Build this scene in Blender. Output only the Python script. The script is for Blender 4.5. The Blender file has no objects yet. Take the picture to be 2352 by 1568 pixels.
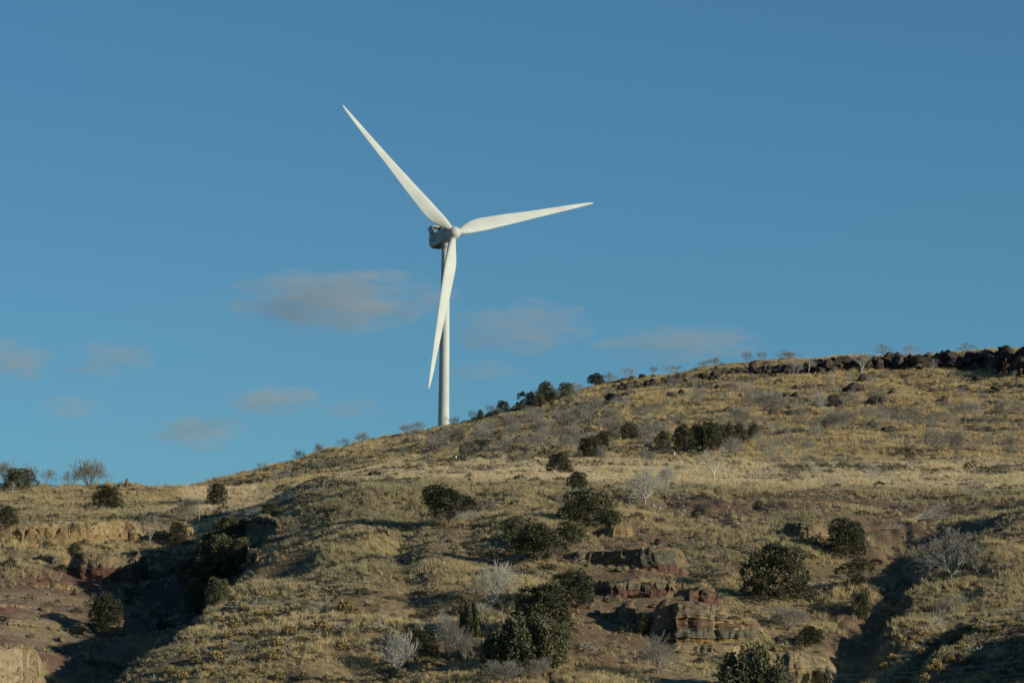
import bpy, bmesh, math, random
import numpy as np
from mathutils import Vector, Matrix

R = math.radians
scene = bpy.context.scene
col = scene.collection

# ------------------------------------------------------------------ camera, sky, sun, exposure
PITCH, ROLL, HFOV = R(6.5), R(0.55), R(14.0)
cam_data = bpy.data.cameras.new('camera')
cam = bpy.data.objects.new('camera', cam_data)
col.objects.link(cam)
cam_data.sensor_fit = 'HORIZONTAL'
cam_data.angle = HFOV
cam_data.clip_start, cam_data.clip_end = 1.0, 60000.0
cam.matrix_world = Matrix.Rotation(R(90) + PITCH, 4, 'X') @ Matrix.Rotation(ROLL, 4, 'Z')
scene.camera = cam

SUN_EL = R(15.6)
SUN_AZ = R(114.0)                 # clockwise from +Y
sun_vec = Vector((math.sin(SUN_AZ) * math.cos(SUN_EL), math.cos(SUN_AZ) * math.cos(SUN_EL), math.sin(SUN_EL)))
sun_data = bpy.data.lights.new('sun', 'SUN')
sun_data.energy = 5.0
sun_data.angle = R(0.5)
sun_data.color = (1.0, 0.92, 0.73)
sun = bpy.data.objects.new('sun', sun_data)
sun.rotation_euler = (-sun_vec).to_track_quat('-Z', 'Y').to_euler()
sun.location = (200, -200, 300)
col.objects.link(sun)

world = bpy.data.worlds.new('World')
scene.world = world
world.use_nodes = True
wn = world.node_tree.nodes
wl = world.node_tree.links
bg = wn['Background']
skyn = wn.new('ShaderNodeTexSky')
skyn.sky_type = 'NISHITA'
skyn.sun_disc = False
skyn.sun_elevation = SUN_EL
skyn.sun_rotation = SUN_AZ
skyn.altitude = 1800.0
skyn.air_density = 1.0
skyn.dust_density = 0.3
skyn.ozone_density = 3.0
hs = wn.new('ShaderNodeMixRGB')
hs.blend_type = 'MULTIPLY'
hs.inputs['Fac'].default_value = 1.0
hs.inputs['Color2'].default_value = (0.585, 0.945, 1.02, 1)
wl.new(skyn.outputs['Color'], hs.inputs['Color1'])
wl.new(hs.outputs['Color'], bg.inputs['Color'])
bg.inputs['Strength'].default_value = 0.082
scene.view_settings.view_transform = 'Standard'
scene.view_settings.look = 'None'
scene.view_settings.exposure = 0.0
scene.view_settings.gamma = 1.0
scene.view_settings.use_curve_mapping = False
scene.render.engine = 'CYCLES'
scene.cycles.use_denoising = True
scene.cycles.max_bounces = 5
scene.cycles.transparent_max_bounces = 8
scene.cycles.volume_bounces = 1

# ------------------------------------------------------------------ rays of the camera (pixel units of a 2352 x 1568 picture)
F = 1176.0 / math.tan(HFOV / 2)
cm = np.array(cam.matrix_world.to_3x3())
C_R, C_U, C_F = cm[:, 0], cm[:, 1], -cm[:, 2]

def ray(px, py):
    return C_F + (px - 1176.0) / F * C_R + (784.0 - py) / F * C_U

def at(px, py, Y):                # the point of that ray at ground distance Y
    d = ray(px, py)
    return d * (Y / d[1])

def project(p):                   # (...,3) -> px, py
    p = np.asarray(p, float)
    w = p @ C_F
    return 1176 + F * (p @ C_R) / w, 784 - F * (p @ C_U) / w

# ------------------------------------------------------------------ noise (numpy)
def _hash(ix, iy, s):
    h = (ix.astype(np.int64) * 374761393 + iy.astype(np.int64) * 668265263 + s * 974711) & 0xFFFFFFFF
    h = ((h ^ (h >> 13)) * 1274126177) & 0xFFFFFFFF
    h = (h ^ (h >> 16)) & 0xFFFFFFFF
    return h / 4294967295.0

def vnoise(x, y, s=0):
    x = np.asarray(x, float); y = np.asarray(y, float)
    ix, iy = np.floor(x), np.floor(y)
    fx, fy = x - ix, y - iy
    fx = fx * fx * fx * (fx * (fx * 6 - 15) + 10); fy = fy * fy * fy * (fy * (fy * 6 - 15) + 10)
    a = _hash(ix, iy, s); b = _hash(ix + 1, iy, s); c = _hash(ix, iy + 1, s); d = _hash(ix + 1, iy + 1, s)
    return (a + (b - a) * fx) * (1 - fy) + (c + (d - c) * fx) * fy

def fbm(x, y, o=4, s=0):          # about -1..1
    v, amp, tot = 0, 1.0, 0.0
    x = np.asarray(x, float); y = np.asarray(y, float)
    for k in range(o):
        v = v + amp * (vnoise(x, y, s + k * 17) * 2 - 1); tot += amp
        x, y = x * 2.03 + 11.3, y * 2.03 - 7.7; amp *= 0.5
    return v / tot * 1.5

def sstep(a, b, x):
    t = np.clip((x - a) / (b - a), 0, 1)
    return t * t * (3 - 2 * t)

# ------------------------------------------------------------------ object helpers
def tag(o, label=None, cat=None, group=None, kind=None):
    for k, v in (('label', label), ('category', cat), ('group', group), ('kind', kind)):
        if v: o[k] = v
    return o

def link(name, me, parent=None, mat=None):
    o = bpy.data.objects.new(name, me)
    col.objects.link(o)
    if mat is not None and me is not None and not me.materials: me.materials.append(mat)
    if parent is not None: o.parent = parent
    return o

def empty(name, loc=(0, 0, 0), rz=0.0):
    o = bpy.data.objects.new(name, None)
    o.empty_display_size = 0.5
    col.objects.link(o)
    o.location = loc; o.rotation_euler = (0, 0, rz)
    return o

def mesh_np(name, verts, faces, smooth=False, colors=None, mat=None):
    """faces: (n,3) or (n,4) array, or a list of such arrays"""
    me = bpy.data.meshes.new(name)
    verts = np.asarray(verts, np.float32)
    if not isinstance(faces, (list, tuple)): faces = [faces]
    faces = [np.asarray(f, np.int32) for f in faces if len(f)]
    loops = np.concatenate([f.ravel() for f in faces])
    sizes = np.concatenate([np.full(len(f), f.shape[1], np.int32) for f in faces])
    starts = np.concatenate([[0], np.cumsum(sizes)[:-1]]).astype(np.int32)
    me.vertices.add(len(verts)); me.vertices.foreach_set('co', verts.ravel())
    me.loops.add(len(loops)); me.loops.foreach_set('vertex_index', loops)
    me.polygons.add(len(sizes)); me.polygons.foreach_set('loop_start', starts)
    me.polygons.foreach_set('loop_total', sizes)
    if smooth: me.polygons.foreach_set('use_smooth', np.ones(len(sizes), bool))
    me.update(calc_edges=True)
    if colors is not None:
        a = me.attributes.new('tint', 'FLOAT_COLOR', 'POINT')
        c = np.ones((len(verts), 4), np.float32); c[:, :colors.shape[1]] = colors
        a.data.foreach_set('color', c.ravel())
    if mat: me.materials.append(mat)
    return me

# ------------------------------------------------------------------ materials
def mat_base(name):
    m = bpy.data.materials.new(name); m.use_nodes = True
    nt = m.node_tree
    return m, nt, nt.nodes['Principled BSDF']

def mat_noise(name, c1, c2, scale=1.0, rough=0.9, bump=0.0, detail=6, spec=0.2, stretch=(1, 1, 1), c3=None, bscale=None):
    m, nt, p = mat_base(name)
    tc = nt.nodes.new('ShaderNodeTexCoord'); mp = nt.nodes.new('ShaderNodeMapping')
    mp.inputs['Scale'].default_value = stretch
    nt.links.new(tc.outputs['Object'], mp.inputs['Vector'])
    n = nt.nodes.new('ShaderNodeTexNoise'); n.inputs['Scale'].default_value = scale; n.inputs['Detail'].default_value = detail
    nt.links.new(mp.outputs['Vector'], n.inputs['Vector'])
    r = nt.nodes.new('ShaderNodeValToRGB')
    r.color_ramp.elements[0].position = .32; r.color_ramp.elements[0].color = (*c1, 1)
    r.color_ramp.elements[1].position = .68; r.color_ramp.elements[1].color = (*c2, 1)
    if c3:
        e = r.color_ramp.elements.new(.5); e.color = (*c3, 1)
    nt.links.new(n.outputs['Fac'], r.inputs['Fac'])
    nt.links.new(r.outputs['Color'], p.inputs['Base Color'])
    p.inputs['Roughness'].default_value = rough
    p.inputs['Specular IOR Level'].default_value = spec
    if bump:
        n2 = nt.nodes.new('ShaderNodeTexNoise'); n2.inputs['Scale'].default_value = bscale or scale * 4; n2.inputs['Detail'].default_value = 8
        nt.links.new(mp.outputs['Vector'], n2.inputs['Vector'])
        b = nt.nodes.new('ShaderNodeBump'); b.inputs['Strength'].default_value = bump; b.inputs['Distance'].default_value = .1
        nt.links.new(n2.outputs['Fac'], b.inputs['Height']); nt.links.new(b.outputs['Normal'], p.inputs['Normal'])
    return m

def mat_tint(name, rough=0.85, spec=0.15, var=0.25, trans=0.0, instancer=False, mul=(1, 1, 1)):
    """base colour from the mesh's own colour attribute, a little different on each object"""
    m, nt, p = mat_base(name)
    a = nt.nodes.new('ShaderNodeAttribute'); a.attribute_name = 'tint'
    if instancer: a.attribute_type = 'INSTANCER'
    oi = nt.nodes.new('ShaderNodeObjectInfo')
    mr = nt.nodes.new('ShaderNodeMapRange'); mr.inputs['To Min'].default_value = 1 - var; mr.inputs['To Max'].default_value = 1 + var
    nt.links.new(oi.outputs['Random'], mr.inputs['Value'])
    vm = nt.nodes.new('ShaderNodeVectorMath'); vm.operation = 'SCALE'
    nt.links.new(a.outputs['Color'], vm.inputs[0]); nt.links.new(mr.outputs['Result'], vm.inputs['Scale'])
    vm2 = nt.nodes.new('ShaderNodeVectorMath'); vm2.operation = 'MULTIPLY'; vm2.inputs[1].default_value = mul
    nt.links.new(vm.outputs[0], vm2.inputs[0])
    nt.links.new(vm2.outputs[0], p.inputs['Base Color'])
    p.inputs['Roughness'].default_value = rough
    p.inputs['Specular IOR Level'].default_value = spec
    return m
# ------------------------------------------------------------------ the hills: one height field on a fan of rays from the valley
# surveyed points: (px, py, distance)
SURVEY = []
def sv(Y_list): SURVEY.extend(Y_list)
# front slope
sv([(430,1568,299),(600,1568,297),(900,1568,296),(1200,1568,296),(1500,1568,297),(1800,1568,300),(1930,1568,303)])
sv([(500,1450,317),(700,1450,312.5),(1000,1450,312),(1300,1450,313),(1500,1450,314),(1750,1450,318),(1930,1450,322)])
sv([(620,1350,334.5),(800,1350,329.5),(1100,1350,329),(1300,1350,331),(1500,1350,332),(1700,1350,335),(1940,1350,339)])
sv([(680,1260,350),(850,1260,346),(1100,1260,346),(1400,1260,347),(1600,1260,352),(1800,1260,355),(2020,1260,358)])
sv([(690,1190,368),(850,1190,364),(1100,1190,364),(1350,1190,362),(1500,1190,370),(1700,1190,374),(1900,1190,377),(2120,1190,378)])
sv([(660,1135,386),(850,1130,390),(1000,1130,390),(1200,1130,392),(1400,1130,390),(1600,1130,395),(1800,1130,400),(2000,1130,402),(2200,1130,402),(2352,1130,398),(2600,1130,398)])
sv([(700,1105,410),(850,1100,415),(1000,1100,412),(1200,1100,416),(1400,1100,416),(1600,1100,418),(1800,1100,422),(2000,1100,425),(2352,1100,425),(2700,1100,425)])
sv([(850,1078,450),(1000,1075,448),(1300,1075,450),(1600,1075,450),(2000,1075,455),(2352,1072,455),(2700,1070,455)])
sv([(1060,1052,482),(1300,1050,482),(1600,1050,482),(2000,1050,485),(2352,1048,485),(2700,1046,485)])
# right ravine, its floor and its near bank; a second fold; ground beyond with an unseen hump added to shade the corner
sv([(1972,1568,309),(2006,1450,328),(2048,1366,346),(2083,1324,355),(2148,1262,368),(2235,1192,383)])
sv([(2004,1568,300),(2050,1450,317),(2102,1366,331),(2134,1324,338),(2200,1270,346),(2268,1225,354),(2352,1172,366),(2600,1120,385)])
sv([(2180,1428,320),(2098,1477,314.5),(2040,1533,307),(2225,1405,325)])
sv([(2245,1449,311),(2165,1491,304.5),(2124,1545,298),(2300,1410,320)])
sv([(2240,1515,302.5),(2320,1482,307),(2352,1350,331),(2352,1250,350),(2260,1568,294),(2352,1568,292),(2600,1375,297),(2600,1450,285),(2760,1330,297),(2600,1300,338),(2600,1200,360)])
# the spur beside the canyon: its crest, then the canyon floor, then the far side
sv([(285,1560,303),(352,1500,310),(440,1440,318.5),(545,1350,334),(615,1265,349.5),(642,1195,367)])
sv([(230,1560,315),(330,1472,331),(460,1372,349),(540,1292,364),(590,1225,377)])
sv([(20,1700,304),(105,1568,325),(185,1520,340),(285,1430,364),(340,1350,381),(420,1290,393),(490,1232,403),(560,1190,412)])
sv([(0,1568,310),(45,1568,312),(0,1500,322),(100,1500,325),(120,1494,329),(0,1400,345),(150,1400,348),(225,1400,356),(-250,1568,308),(-250,1400,343)])
sv([(0,1300,372),(150,1305,374),(270,1340,374),(345,1335,378),(-250,1300,372),(0,1250,393),(150,1250,395),(300,1250,397),(420,1240,402)])
sv([(0,1190,418),(200,1190,418),(330,1190,416),(470,1180,420),(-250,1190,418),(540,1165,430)])
sv([(0,1150,450),(200,1150,450),(330,1150,448),(480,1150,446),(0,1127,472),(100,1123,472),(200,1123,472),(300,1120,474),(430,1124,482),(-250,1127,472),(560,1137,470),(605,1157,442),(500,1150,455)])
# far hill
sv([(650,1118,490),(720,1098,500),(800,1070,525),(900,1058,520),(1000,1030,540),(1150,1005,545),(1200,990,548),(1400,960,560),(1300,1010,520),(1600,960,548),(1800,950,556),(2000,930,568),(2200,950,560),(2352,940,562),(2700,930,562)])
sv([(1200,1032,505),(1450,1020,512),(1700,1010,515),(1950,1005,520),(2200,1005,520),(2352,1003,520),(2700,1000,520)])
sv([(430,1126,570),(520,1103,580),(600,1081,588),(700,1055,600),(800,1030,610),(900,1017,620),(1000,1005,630),(1080,977,636),(1150,945,640),(1250,922,642),(1390,884,644),(1500,866,645),(1600,851,645),(1750,836,646),(1900,824,648),(2050,818,650),(2200,812,650),(2352,806,652),(2700,796,652)])
sv([(1500,900,612),(1750,880,612),(2000,870,614),(2352,862,616),(1250,950,600),(1100,985,590)])
P3 = np.array([at(*s) for s in SURVEY])
extra = [(x, y, -1.7) for y in (2, 60, 120, 180, 215) for x in (-120, -60, 0, 60, 120)]          # valley floor
extra += [(x, 262, 2.0) for x in (-45, -20, 0, 20, 45)]
extra += [(x, 245, -0.5) for x in (-70, -35, 0, 35, 70)]
for (px, py, Y) in [(0,1122,472),(150,1118,472),(300,1115,474)]:                                 # behind the left hill
    p = at(px, py, Y); extra += [(p[0] * 1.05, 500, p[2] - 1.0), (p[0] * 1.1, 545, p[2] - 3.0), (p[0] * 1.2, 640, p[2] - 2.5)]
for px, py, Y in [(430,1120,570),(700,1050,600),(1000,985,630),(1250,922,642),(1600,851,645),(2000,820,650),(2352,806,652),(2700,796,652)]:
    p = at(px, py, Y); extra += [(p[0] * 1.06, Y + 40, p[2] - 0.8), (p[0] * 1.25, Y + 150, p[2] - 2)]
PT = np.vstack([P3, np.array(extra, float)])
XS = PT[:, :2] / 40.0
def _phi(r): return np.where(r > 1e-9, r * r * np.log(np.maximum(r, 1e-9)), 0)
n_ = len(PT)
K = _phi(np.linalg.norm(XS[:, None] - XS[None], axis=2)) + np.eye(n_) * 0.004
PP = np.hstack([np.ones((n_, 1)), XS])
A_ = np.block([[K, PP], [PP.T, np.zeros((3, 3))]])
SOL = np.linalg.solve(A_, np.concatenate([PT[:, 2], np.zeros(3)]))
def rbf(x, y):
    q = np.stack([x.ravel(), y.ravel()], 1) / 40.0
    out = np.empty(len(q))
    for i in range(0, len(q), 20000):
        b = q[i:i + 20000]
        out[i:i + 20000] = _phi(np.sqrt(((b[:, None] - XS[None]) ** 2).sum(2))) @ SOL[:n_] + SOL[n_] + b @ SOL[n_ + 1:]
    return out.reshape(x.shape)

A_IN = np.linspace(-0.1285, 0.1285, 640)
wing = 0.1285 + np.cumsum(np.linspace(0.0008, 0.012, 56))
A_AX = np.concatenate([-wing[::-1], A_IN, wing])
Y_AX = np.concatenate([np.linspace(2, 200, 34), np.linspace(205, 283, 40), np.arange(284, 425, 0.25), np.arange(425, 500, 0.4), np.arange(500, 662, 0.6), np.linspace(664, 780, 30)])
ca = np.concatenate([np.linspace(A_AX[0], -.14, 50)[:-1], np.linspace(-.14, .14, 460), np.linspace(.14, A_AX[-1], 50)[1:]]); cy = np.concatenate([np.linspace(2, 280, 60), np.arange(281, 790, 1.0)])
ac = np.clip(ca, -0.16, 0.16)
ZC = rbf(ac[None, :] * cy[:, None], np.repeat(cy[:, None], len(ca), 1))
def up_(Zc, ax, ay):
    T1 = np.stack([np.interp(ax, ca, row) for row in Zc])
    i = np.clip(np.searchsorted(cy, ay) - 1, 0, len(cy) - 2); t = ((ay - cy[i]) / (cy[i + 1] - cy[i]))[:, None]
    return T1[i] * (1 - t) + T1[i + 1] * t
ZT = up_(ZC, A_AX, Y_AX)
XT = A_AX[None, :] * Y_AX[:, None]
YT = np.repeat(Y_AX[:, None], len(A_AX), 1)
valley = sstep(285, 240, YT)
ZT = ZT * (1 - valley) + np.maximum(ZT, -1.7) * valley
hill = sstep(235, 290, YT)
# small relief: swells, hummocks and low terraces that run along the slope
ZT += hill * (0.30 * fbm(XT / 11, YT / 11, 3, 3) + 0.16 * fbm(XT / 3.6, YT / 2.4, 3, 9) + 0.07 * fbm(XT / 1.1, YT / 0.9, 2, 21))
# shallow rills and ribs that run down the front slope, catching the low sun on one side
front = sstep(288, 300, YT) * sstep(398, 380, YT) * sstep(-20, -14, XT)
oc = np.exp(-(((XT - 13) / 11) ** 2 + ((YT - 332) / 30) ** 2)) + np.exp(-(((XT - 26) / 6) ** 2 + ((YT - 362) / 12) ** 2))
front *= 1 - .85 * np.clip(oc * 1.4, 0, 1)
rill = np.abs(fbm(XT / 8.5 + .06 * YT / 8, YT / 42, 2, 55))
ZT += front * 1.1 * (rill - .35) + .35 * front * (np.abs(fbm(XT / 3.2 - .1 * YT / 8, YT / 12, 2, 57)) - .3)
ridge_r = sstep(490, 510, YT) * sstep(645, 600, YT)
ZT += ridge_r * .8 * (np.abs(fbm(XT / 13, YT / 50, 2, 58)) - .35)
# the old track across the far hill: a shallow bench with a cut bank
ZT += 0.5 * sstep(486, 489, YT) * sstep(500, 489, YT) * sstep(-12, 5, XT)
# plateau out to the horizon
Y_FAR = np.concatenate([np.linspace(800, 1400, 24), np.array([1600, 2000, 2600, 3500, 5000, 8000])])
zl = ZT[-1]
ZF = np.stack([zl + (np.minimum(zl, 62) - zl) * sstep(780, 1050, y) for y in Y_FAR])
A2 = A_AX
Zfull = np.vstack([ZT, ZF]); Yfull = np.concatenate([Y_AX, Y_FAR])
XF, YF = A2[None, :] * Yfull[:, None], np.repeat(Yfull[:, None], len(A2), 1)
NY, NA = Zfull.shape

def ground_z(x, y):
    """height of the ground under (x, y), arrays"""
    x = np.asarray(x, float); y = np.asarray(y, float)
    a = x / y
    i = np.clip(np.searchsorted(A_AX, a) - 1, 0, NA - 2); j = np.clip(np.searchsorted(Yfull, y) - 1, 0, NY - 2)
    s = np.clip((a - A_AX[i]) / (A_AX[i + 1] - A_AX[i]), 0, 1); t = np.clip((y - Yfull[j]) / (Yfull[j + 1] - Yfull[j]), 0, 1)
    return (Zfull[j, i] * (1 - s) + Zfull[j, i + 1] * s) * (1 - t) + (Zfull[j + 1, i] * (1 - s) + Zfull[j + 1, i + 1] * s) * t

_Ym = np.arange(240, 700, 0.2)
def hit(px, py):
    """where the line of sight through that point of the picture meets the ground"""
    d = ray(px, py); a = d[0] / d[1]; t = d[2] / d[1]
    z = ground_z(a * _Ym, _Ym)
    k = np.nonzero(z >= t * _Ym)[0]
    if len(k) == 0:
        k = np.argmax(z / _Ym)           # just over the skyline: the crest itself
    else: k = k[0]
    Y = _Ym[k]
    return np.array([a * Y, Y, z[k]])

def groove(path, depth, width):
    global Zfull
    P = np.array([hit(x, y) for x, y in path]); best_ = np.full(XF.shape, 1e9)
    for a, b in zip(P[:-1], P[1:]):
        ab = b[:2] - a[:2]; t = np.clip(((XF - a[0]) * ab[0] + (YF - a[1]) * ab[1]) / (ab @ ab), 0, 1)
        best_ = np.minimum(best_, (XF - a[0] - t * ab[0]) ** 2 + (YF - a[1] - t * ab[1]) ** 2)
    Zfull = Zfull - depth * np.exp(-best_ / width ** 2)
def scarp(path, slope, drop, fade, sharp=.25):
    """left of that crest line the ground breaks away"""
    global Zfull
    P = np.array([hit(x, y) for x, y in path]); P = P[np.argsort(P[:, 1])]
    if path[0][1] > 1560: P = np.vstack([P[0] + (P[0] - P[1]) * 1.2, P])
    xc = np.interp(YF, P[:, 1], P[:, 0]); tang = np.gradient(P[:, 0], P[:, 1]); tn = np.interp(YF, P[:, 1], tang)
    dl = (xc - XF) / np.sqrt(1 + tn ** 2)
    ends = sstep(P[0, 1] - 2, P[0, 1] + 2, YF) * sstep(P[-1, 1] + 2, P[-1, 1] - 4, YF)
    if not np.isscalar(drop): drop = np.interp(YF, drop[0], drop[1])
    cut = np.minimum(slope * np.maximum(dl - sharp, 0), drop) * sstep(fade[1], fade[0], dl)
    Zfull = Zfull - cut * ends
    return dl
CREST_DL = scarp([(270,1568),(352,1502),(440,1441),(545,1350),(612,1265),(640,1198)], .75, ((316, 330, 342), (3.6, 3.0, 1.5)), (6.5, 13.5))
scarp([(2000,1568),(2050,1450),(2102,1366),(2134,1324),(2205,1268)], .9, 1.7, (2.2, 5.5), .1)
scarp([(2118,1560),(2160,1495),(2240,1452),(2300,1412)], .9, 1.5, (2.2, 5.0), .1)
scarp([(2215,1566),(2290,1530),(2352,1502)], .9, 1.4, (2.0, 4.5), .1)
groove([(1010,1222),(900,1250),(780,1280),(655,1305)], 1.2, 3.0); groove([(1030,1246),(910,1275),(800,1306)], -.6, 2.5)
groove([(1130,1392),(990,1396),(890,1402)], .9, 2.4); groove([(1000,1500),(880,1525),(760,1545),(690,1552)], 1.1, 3.0)
groove([(1600,1330),(1680,1345)], .5, 2.0); groove([(700,1190),(820,1180),(930,1165)], .7, 2.6)
# benches behind the rock ledges: the ground meets the top of each ledge
def resample(path, h=None, n=26):
    q = np.array(path, float); d = np.concatenate([[0], np.cumsum(np.abs(np.diff(q[:, 0])) + .3 * np.abs(np.diff(q[:, 1])))]); t = np.linspace(0, d[-1], n)
    P = np.array([hit(x, y) for x, y in zip(np.interp(t, d, q[:, 0]), np.interp(t, d, q[:, 1]))])
    u = t / d[-1]
    if h is None: return P, u
    h = np.broadcast_to(np.array(h, float), (len(q),))
    return P, u, np.interp(t, d, h)
def taper(u): return .25 + .75 * sstep(0, .09, u) * sstep(1, .91, u)
def bench(path, h_px, frac=.94, keep=3.6):
    global Zfull
    P, u, h = resample(path, h_px); h = h * taper(u) * P[:, 1] / F * frac
    P[:, 0] = np.maximum.accumulate(P[:, 0])
    yp = np.interp(XF, P[:, 0], P[:, 1]); hh = np.interp(XF, P[:, 0], h, left=0, right=0)
    edge = sstep(P[0, 0] - .1, P[0, 0] + .3, XF) * sstep(P[-1, 0] + .1, P[-1, 0] - .3, XF)
    t = YF - yp
    Lk = np.maximum(keep * hh, 1.0)
    Zfull = Zfull + hh * edge * sstep(.2, .7, t) * np.clip(1 - (t - .7) / Lk, 0, 1)
for _p, _h in [([(-25, 1248), (40, 1251), (110, 1250), (180, 1248), (240, 1244), (300, 1240), (335, 1238)], [41, 39, 47, 42, 48, 45, 31]), ([(345, 1240), (385, 1243), (425, 1238), (448, 1230)], [20, 26, 26, 16]), ([(150, 1312), (185, 1332), (225, 1342), (265, 1346), (305, 1346), (345, 1336)], [32, 58, 66, 68, 68, 52]), ([(84, 1288), (110, 1297), (148, 1306)], [12, 20, 24]), ([(-40, 1588), (0, 1590), (40, 1590), (72, 1584), (84, 1570)], [100, 95, 100, 88, 74]), ([(60, 1347), (110, 1351), (160, 1354), (210, 1358)], [5, 9, 8, 6]), ([(-20, 1394), (40, 1396), (80, 1400), (120, 1406)], [9, 8, 7, 5]), ([(0, 1440), (50, 1443), (95, 1449), (150, 1451), (205, 1457)], [11, 14, 14, 7, 12]), ([(232, 1470), (255, 1474), (284, 1466)], [34, 36, 32]), ([(522, 1300), (545, 1303), (570, 1302), (594, 1292)], [34, 36, 34, 22]), ([(540, 1226), (570, 1231), (605, 1230), (642, 1220)], [29, 38, 40, 22]), ([(380, 1316), (402, 1316), (424, 1306)], [26, 32, 20]), ([(1388, 1230), (1410, 1234), (1432, 1234), (1455, 1230)], [24, 30, 28, 18]), ([(1468, 1224), (1490, 1226), (1510, 1224)], [6, 7, 5]), ([(1303, 1286), (1335, 1292), (1370, 1297), (1410, 1301), (1450, 1304), (1490, 1312), (1535, 1321), (1588, 1327)], [20, 24, 28, 32, 41, 52, 60, 64]), ([(1362, 1362), (1400, 1370), (1440, 1372), (1500, 1371), (1560, 1366)], [28, 32, 36, 34, 20]), ([(1576, 1380), (1605, 1390), (1650, 1396)], [22, 36, 38]), ([(1408, 1428), (1432, 1436), (1462, 1436)], [20, 50, 62]), ([(1488, 1470), (1525, 1476), (1580, 1477), (1630, 1477), (1680, 1475), (1720, 1472), (1760, 1466)], [52, 94, 99, 85, 60, 41, 23]), ([(1535, 1494), (1600, 1498), (1660, 1501), (1720, 1504), (1768, 1504)], [16, 16, 15, 16, 12]), ([(1800, 1224), (1828, 1236), (1868, 1241), (1908, 1238)], [20, 32, 35, 29]), ([(1790, 1560), (1815, 1568), (1842, 1568), (1866, 1556)], [40, 70, 68, 38])]:
    bench(_p, _h)
# ------------------------------------------------------------------ colour of the ground, vertex by vertex (soil, turf, red beds, some painted-in shade)
PXT, PYT = project(np.stack([XF, YF, Zfull], 2))
def zone(cx, cy_, rx, ry, soft=0.5, s=0, namp=0.35):
    d = np.sqrt(((PXT - cx) / rx) ** 2 + ((PYT - cy_) / ry) ** 2) + namp * fbm(XF / 4.0, YF / 4.0, 4, s)
    return sstep(1 + soft / 2, 1 - soft / 2, d)
n1 = fbm(XF / 14, YF / 14, 5, 40); n2 = fbm(XF / 3.5, YF / 2.2, 4, 41); n3 = fbm(XF / .9, YF / .7, 3, 42)
def mix(c, c2, m): return c * (1 - m[..., None]) + np.array(c2) * m[..., None]
COLR = np.ones(XF.shape + (3,)) * np.array((.165, .125, .075))
COLR = mix(COLR, (.25, .185, .10), sstep(-.3, .5, n1 + .6 * n2))
COLR = mix(COLR, (.095, .08, .055), sstep(.15, .7, n2 + .5 * n3) * .8)
farhill = sstep(470, 500, YF)
COLR = mix(COLR, (.34, .225, .105), farhill * sstep(-.5, .5, n1 + .5 * n2) * .8)
terr = sstep(398, 412, YF) * sstep(478, 455, YF) * sstep(-42, -20, XF)
COLR = mix(COLR, (.43, .325, .18), terr * sstep(-.6, .3, n1 + .5 * n2))
lefthill = sstep(440, 455, YF) * sstep(-38, -45, XF) * sstep(500, 490, YF)
COLR = mix(COLR, (.36, .275, .155), lefthill * .7)
pale_zone = zone(510, 1138, 105, 22, .4, 5, .15) * sstep(425, 445, YF) * sstep(505, 480, YF)
COLR = mix(COLR, (.50, .385, .22), pale_zone)
# red and brown beds laid bare
red = zone(90, 1430, 260, 120, .5, 60, .2) * sstep(300, 308, YF) * sstep(388, 380, YF) * sstep(-24, -29, XF) * sstep(2, 5, CREST_DL)
band = vnoise(Zfull * 1.1 + .25 * n2 + .03 * XF, Zfull * 0 + 3.3, 8)
rb = np.ones(XF.shape + (3,)) * np.array((.135, .092, .066))
rb = mix(rb, (.14, .078, .058), sstep(.45, .7, band)); rb = mix(rb, (.24, .175, .11), sstep(.35, .15, band) * .8)
COLR = COLR * (1 - red[..., None]) + rb * red[..., None]
tan1 = zone(130, 1440, 140, 45, .6, 61, .25) * sstep(300, 308, YF) * sstep(-24, -29, XF)
COLR = mix(COLR, (.21, .17, .105), tan1 * .6)
brown = np.maximum.reduce([zone(1640, 1165, 160, 42, .5, 62), zone(2130, 1215, 170, 70, .6, 63), zone(1890, 1150, 170, 20, .6, 69), zone(2000, 1300, 90, 60, .6, 64), zone(1440, 1240, 110, 40, .6, 65), zone(1430, 1440, 160, 90, .7, 66), zone(1960, 1480, 80, 80, .6, 67), zone(1450,1370,180,60,.6,68)])
brown *= sstep(425, 415, YF)
COLR = mix(COLR, (.155, .104, .066), brown * .85)
redp = np.maximum(zone(1640, 1172, 110, 18, .6, 70), zone(1950, 1425, 60, 30, .6, 71)) * sstep(425, 415, YF)
COLR = mix(COLR, (.16, .092, .062), redp * .7)
tanlow = zone(1700, 1540, 260, 45, .6, 72) * sstep(330, 320, YF)
COLR = mix(COLR, (.27, .21, .125), tanlow * .7)
bluff = zone(30, 1530, 75, 75, .4, 76, .2) * sstep(330, 322, YF)
COLR = mix(COLR, (.27, .215, .13), bluff * .9)
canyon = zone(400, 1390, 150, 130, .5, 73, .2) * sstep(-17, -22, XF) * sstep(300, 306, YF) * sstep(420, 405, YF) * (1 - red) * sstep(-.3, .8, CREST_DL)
COLR = mix(COLR, (.062, .055, .042), canyon * .92)  # canyon soil darkened in colour to deepen its shade
ridgescrub = zone(1230, 985, 300, 62, .7, 74, .4) * sstep(480, 490, YF)
COLR = mix(COLR, (.15, .12, .078), ridgescrub * .8)
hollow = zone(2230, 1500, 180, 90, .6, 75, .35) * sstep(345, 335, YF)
COLR = mix(COLR, (.10, .082, .055), hollow * .7)  # soil colour darkened to add to the shade in this corner
COLR *= (1 + .16 * n3)[..., None]
BARE = np.clip(np.maximum.reduce([canyon * .55, red * .97, brown * .88, tanlow * .5]), 0, 1)

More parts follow.
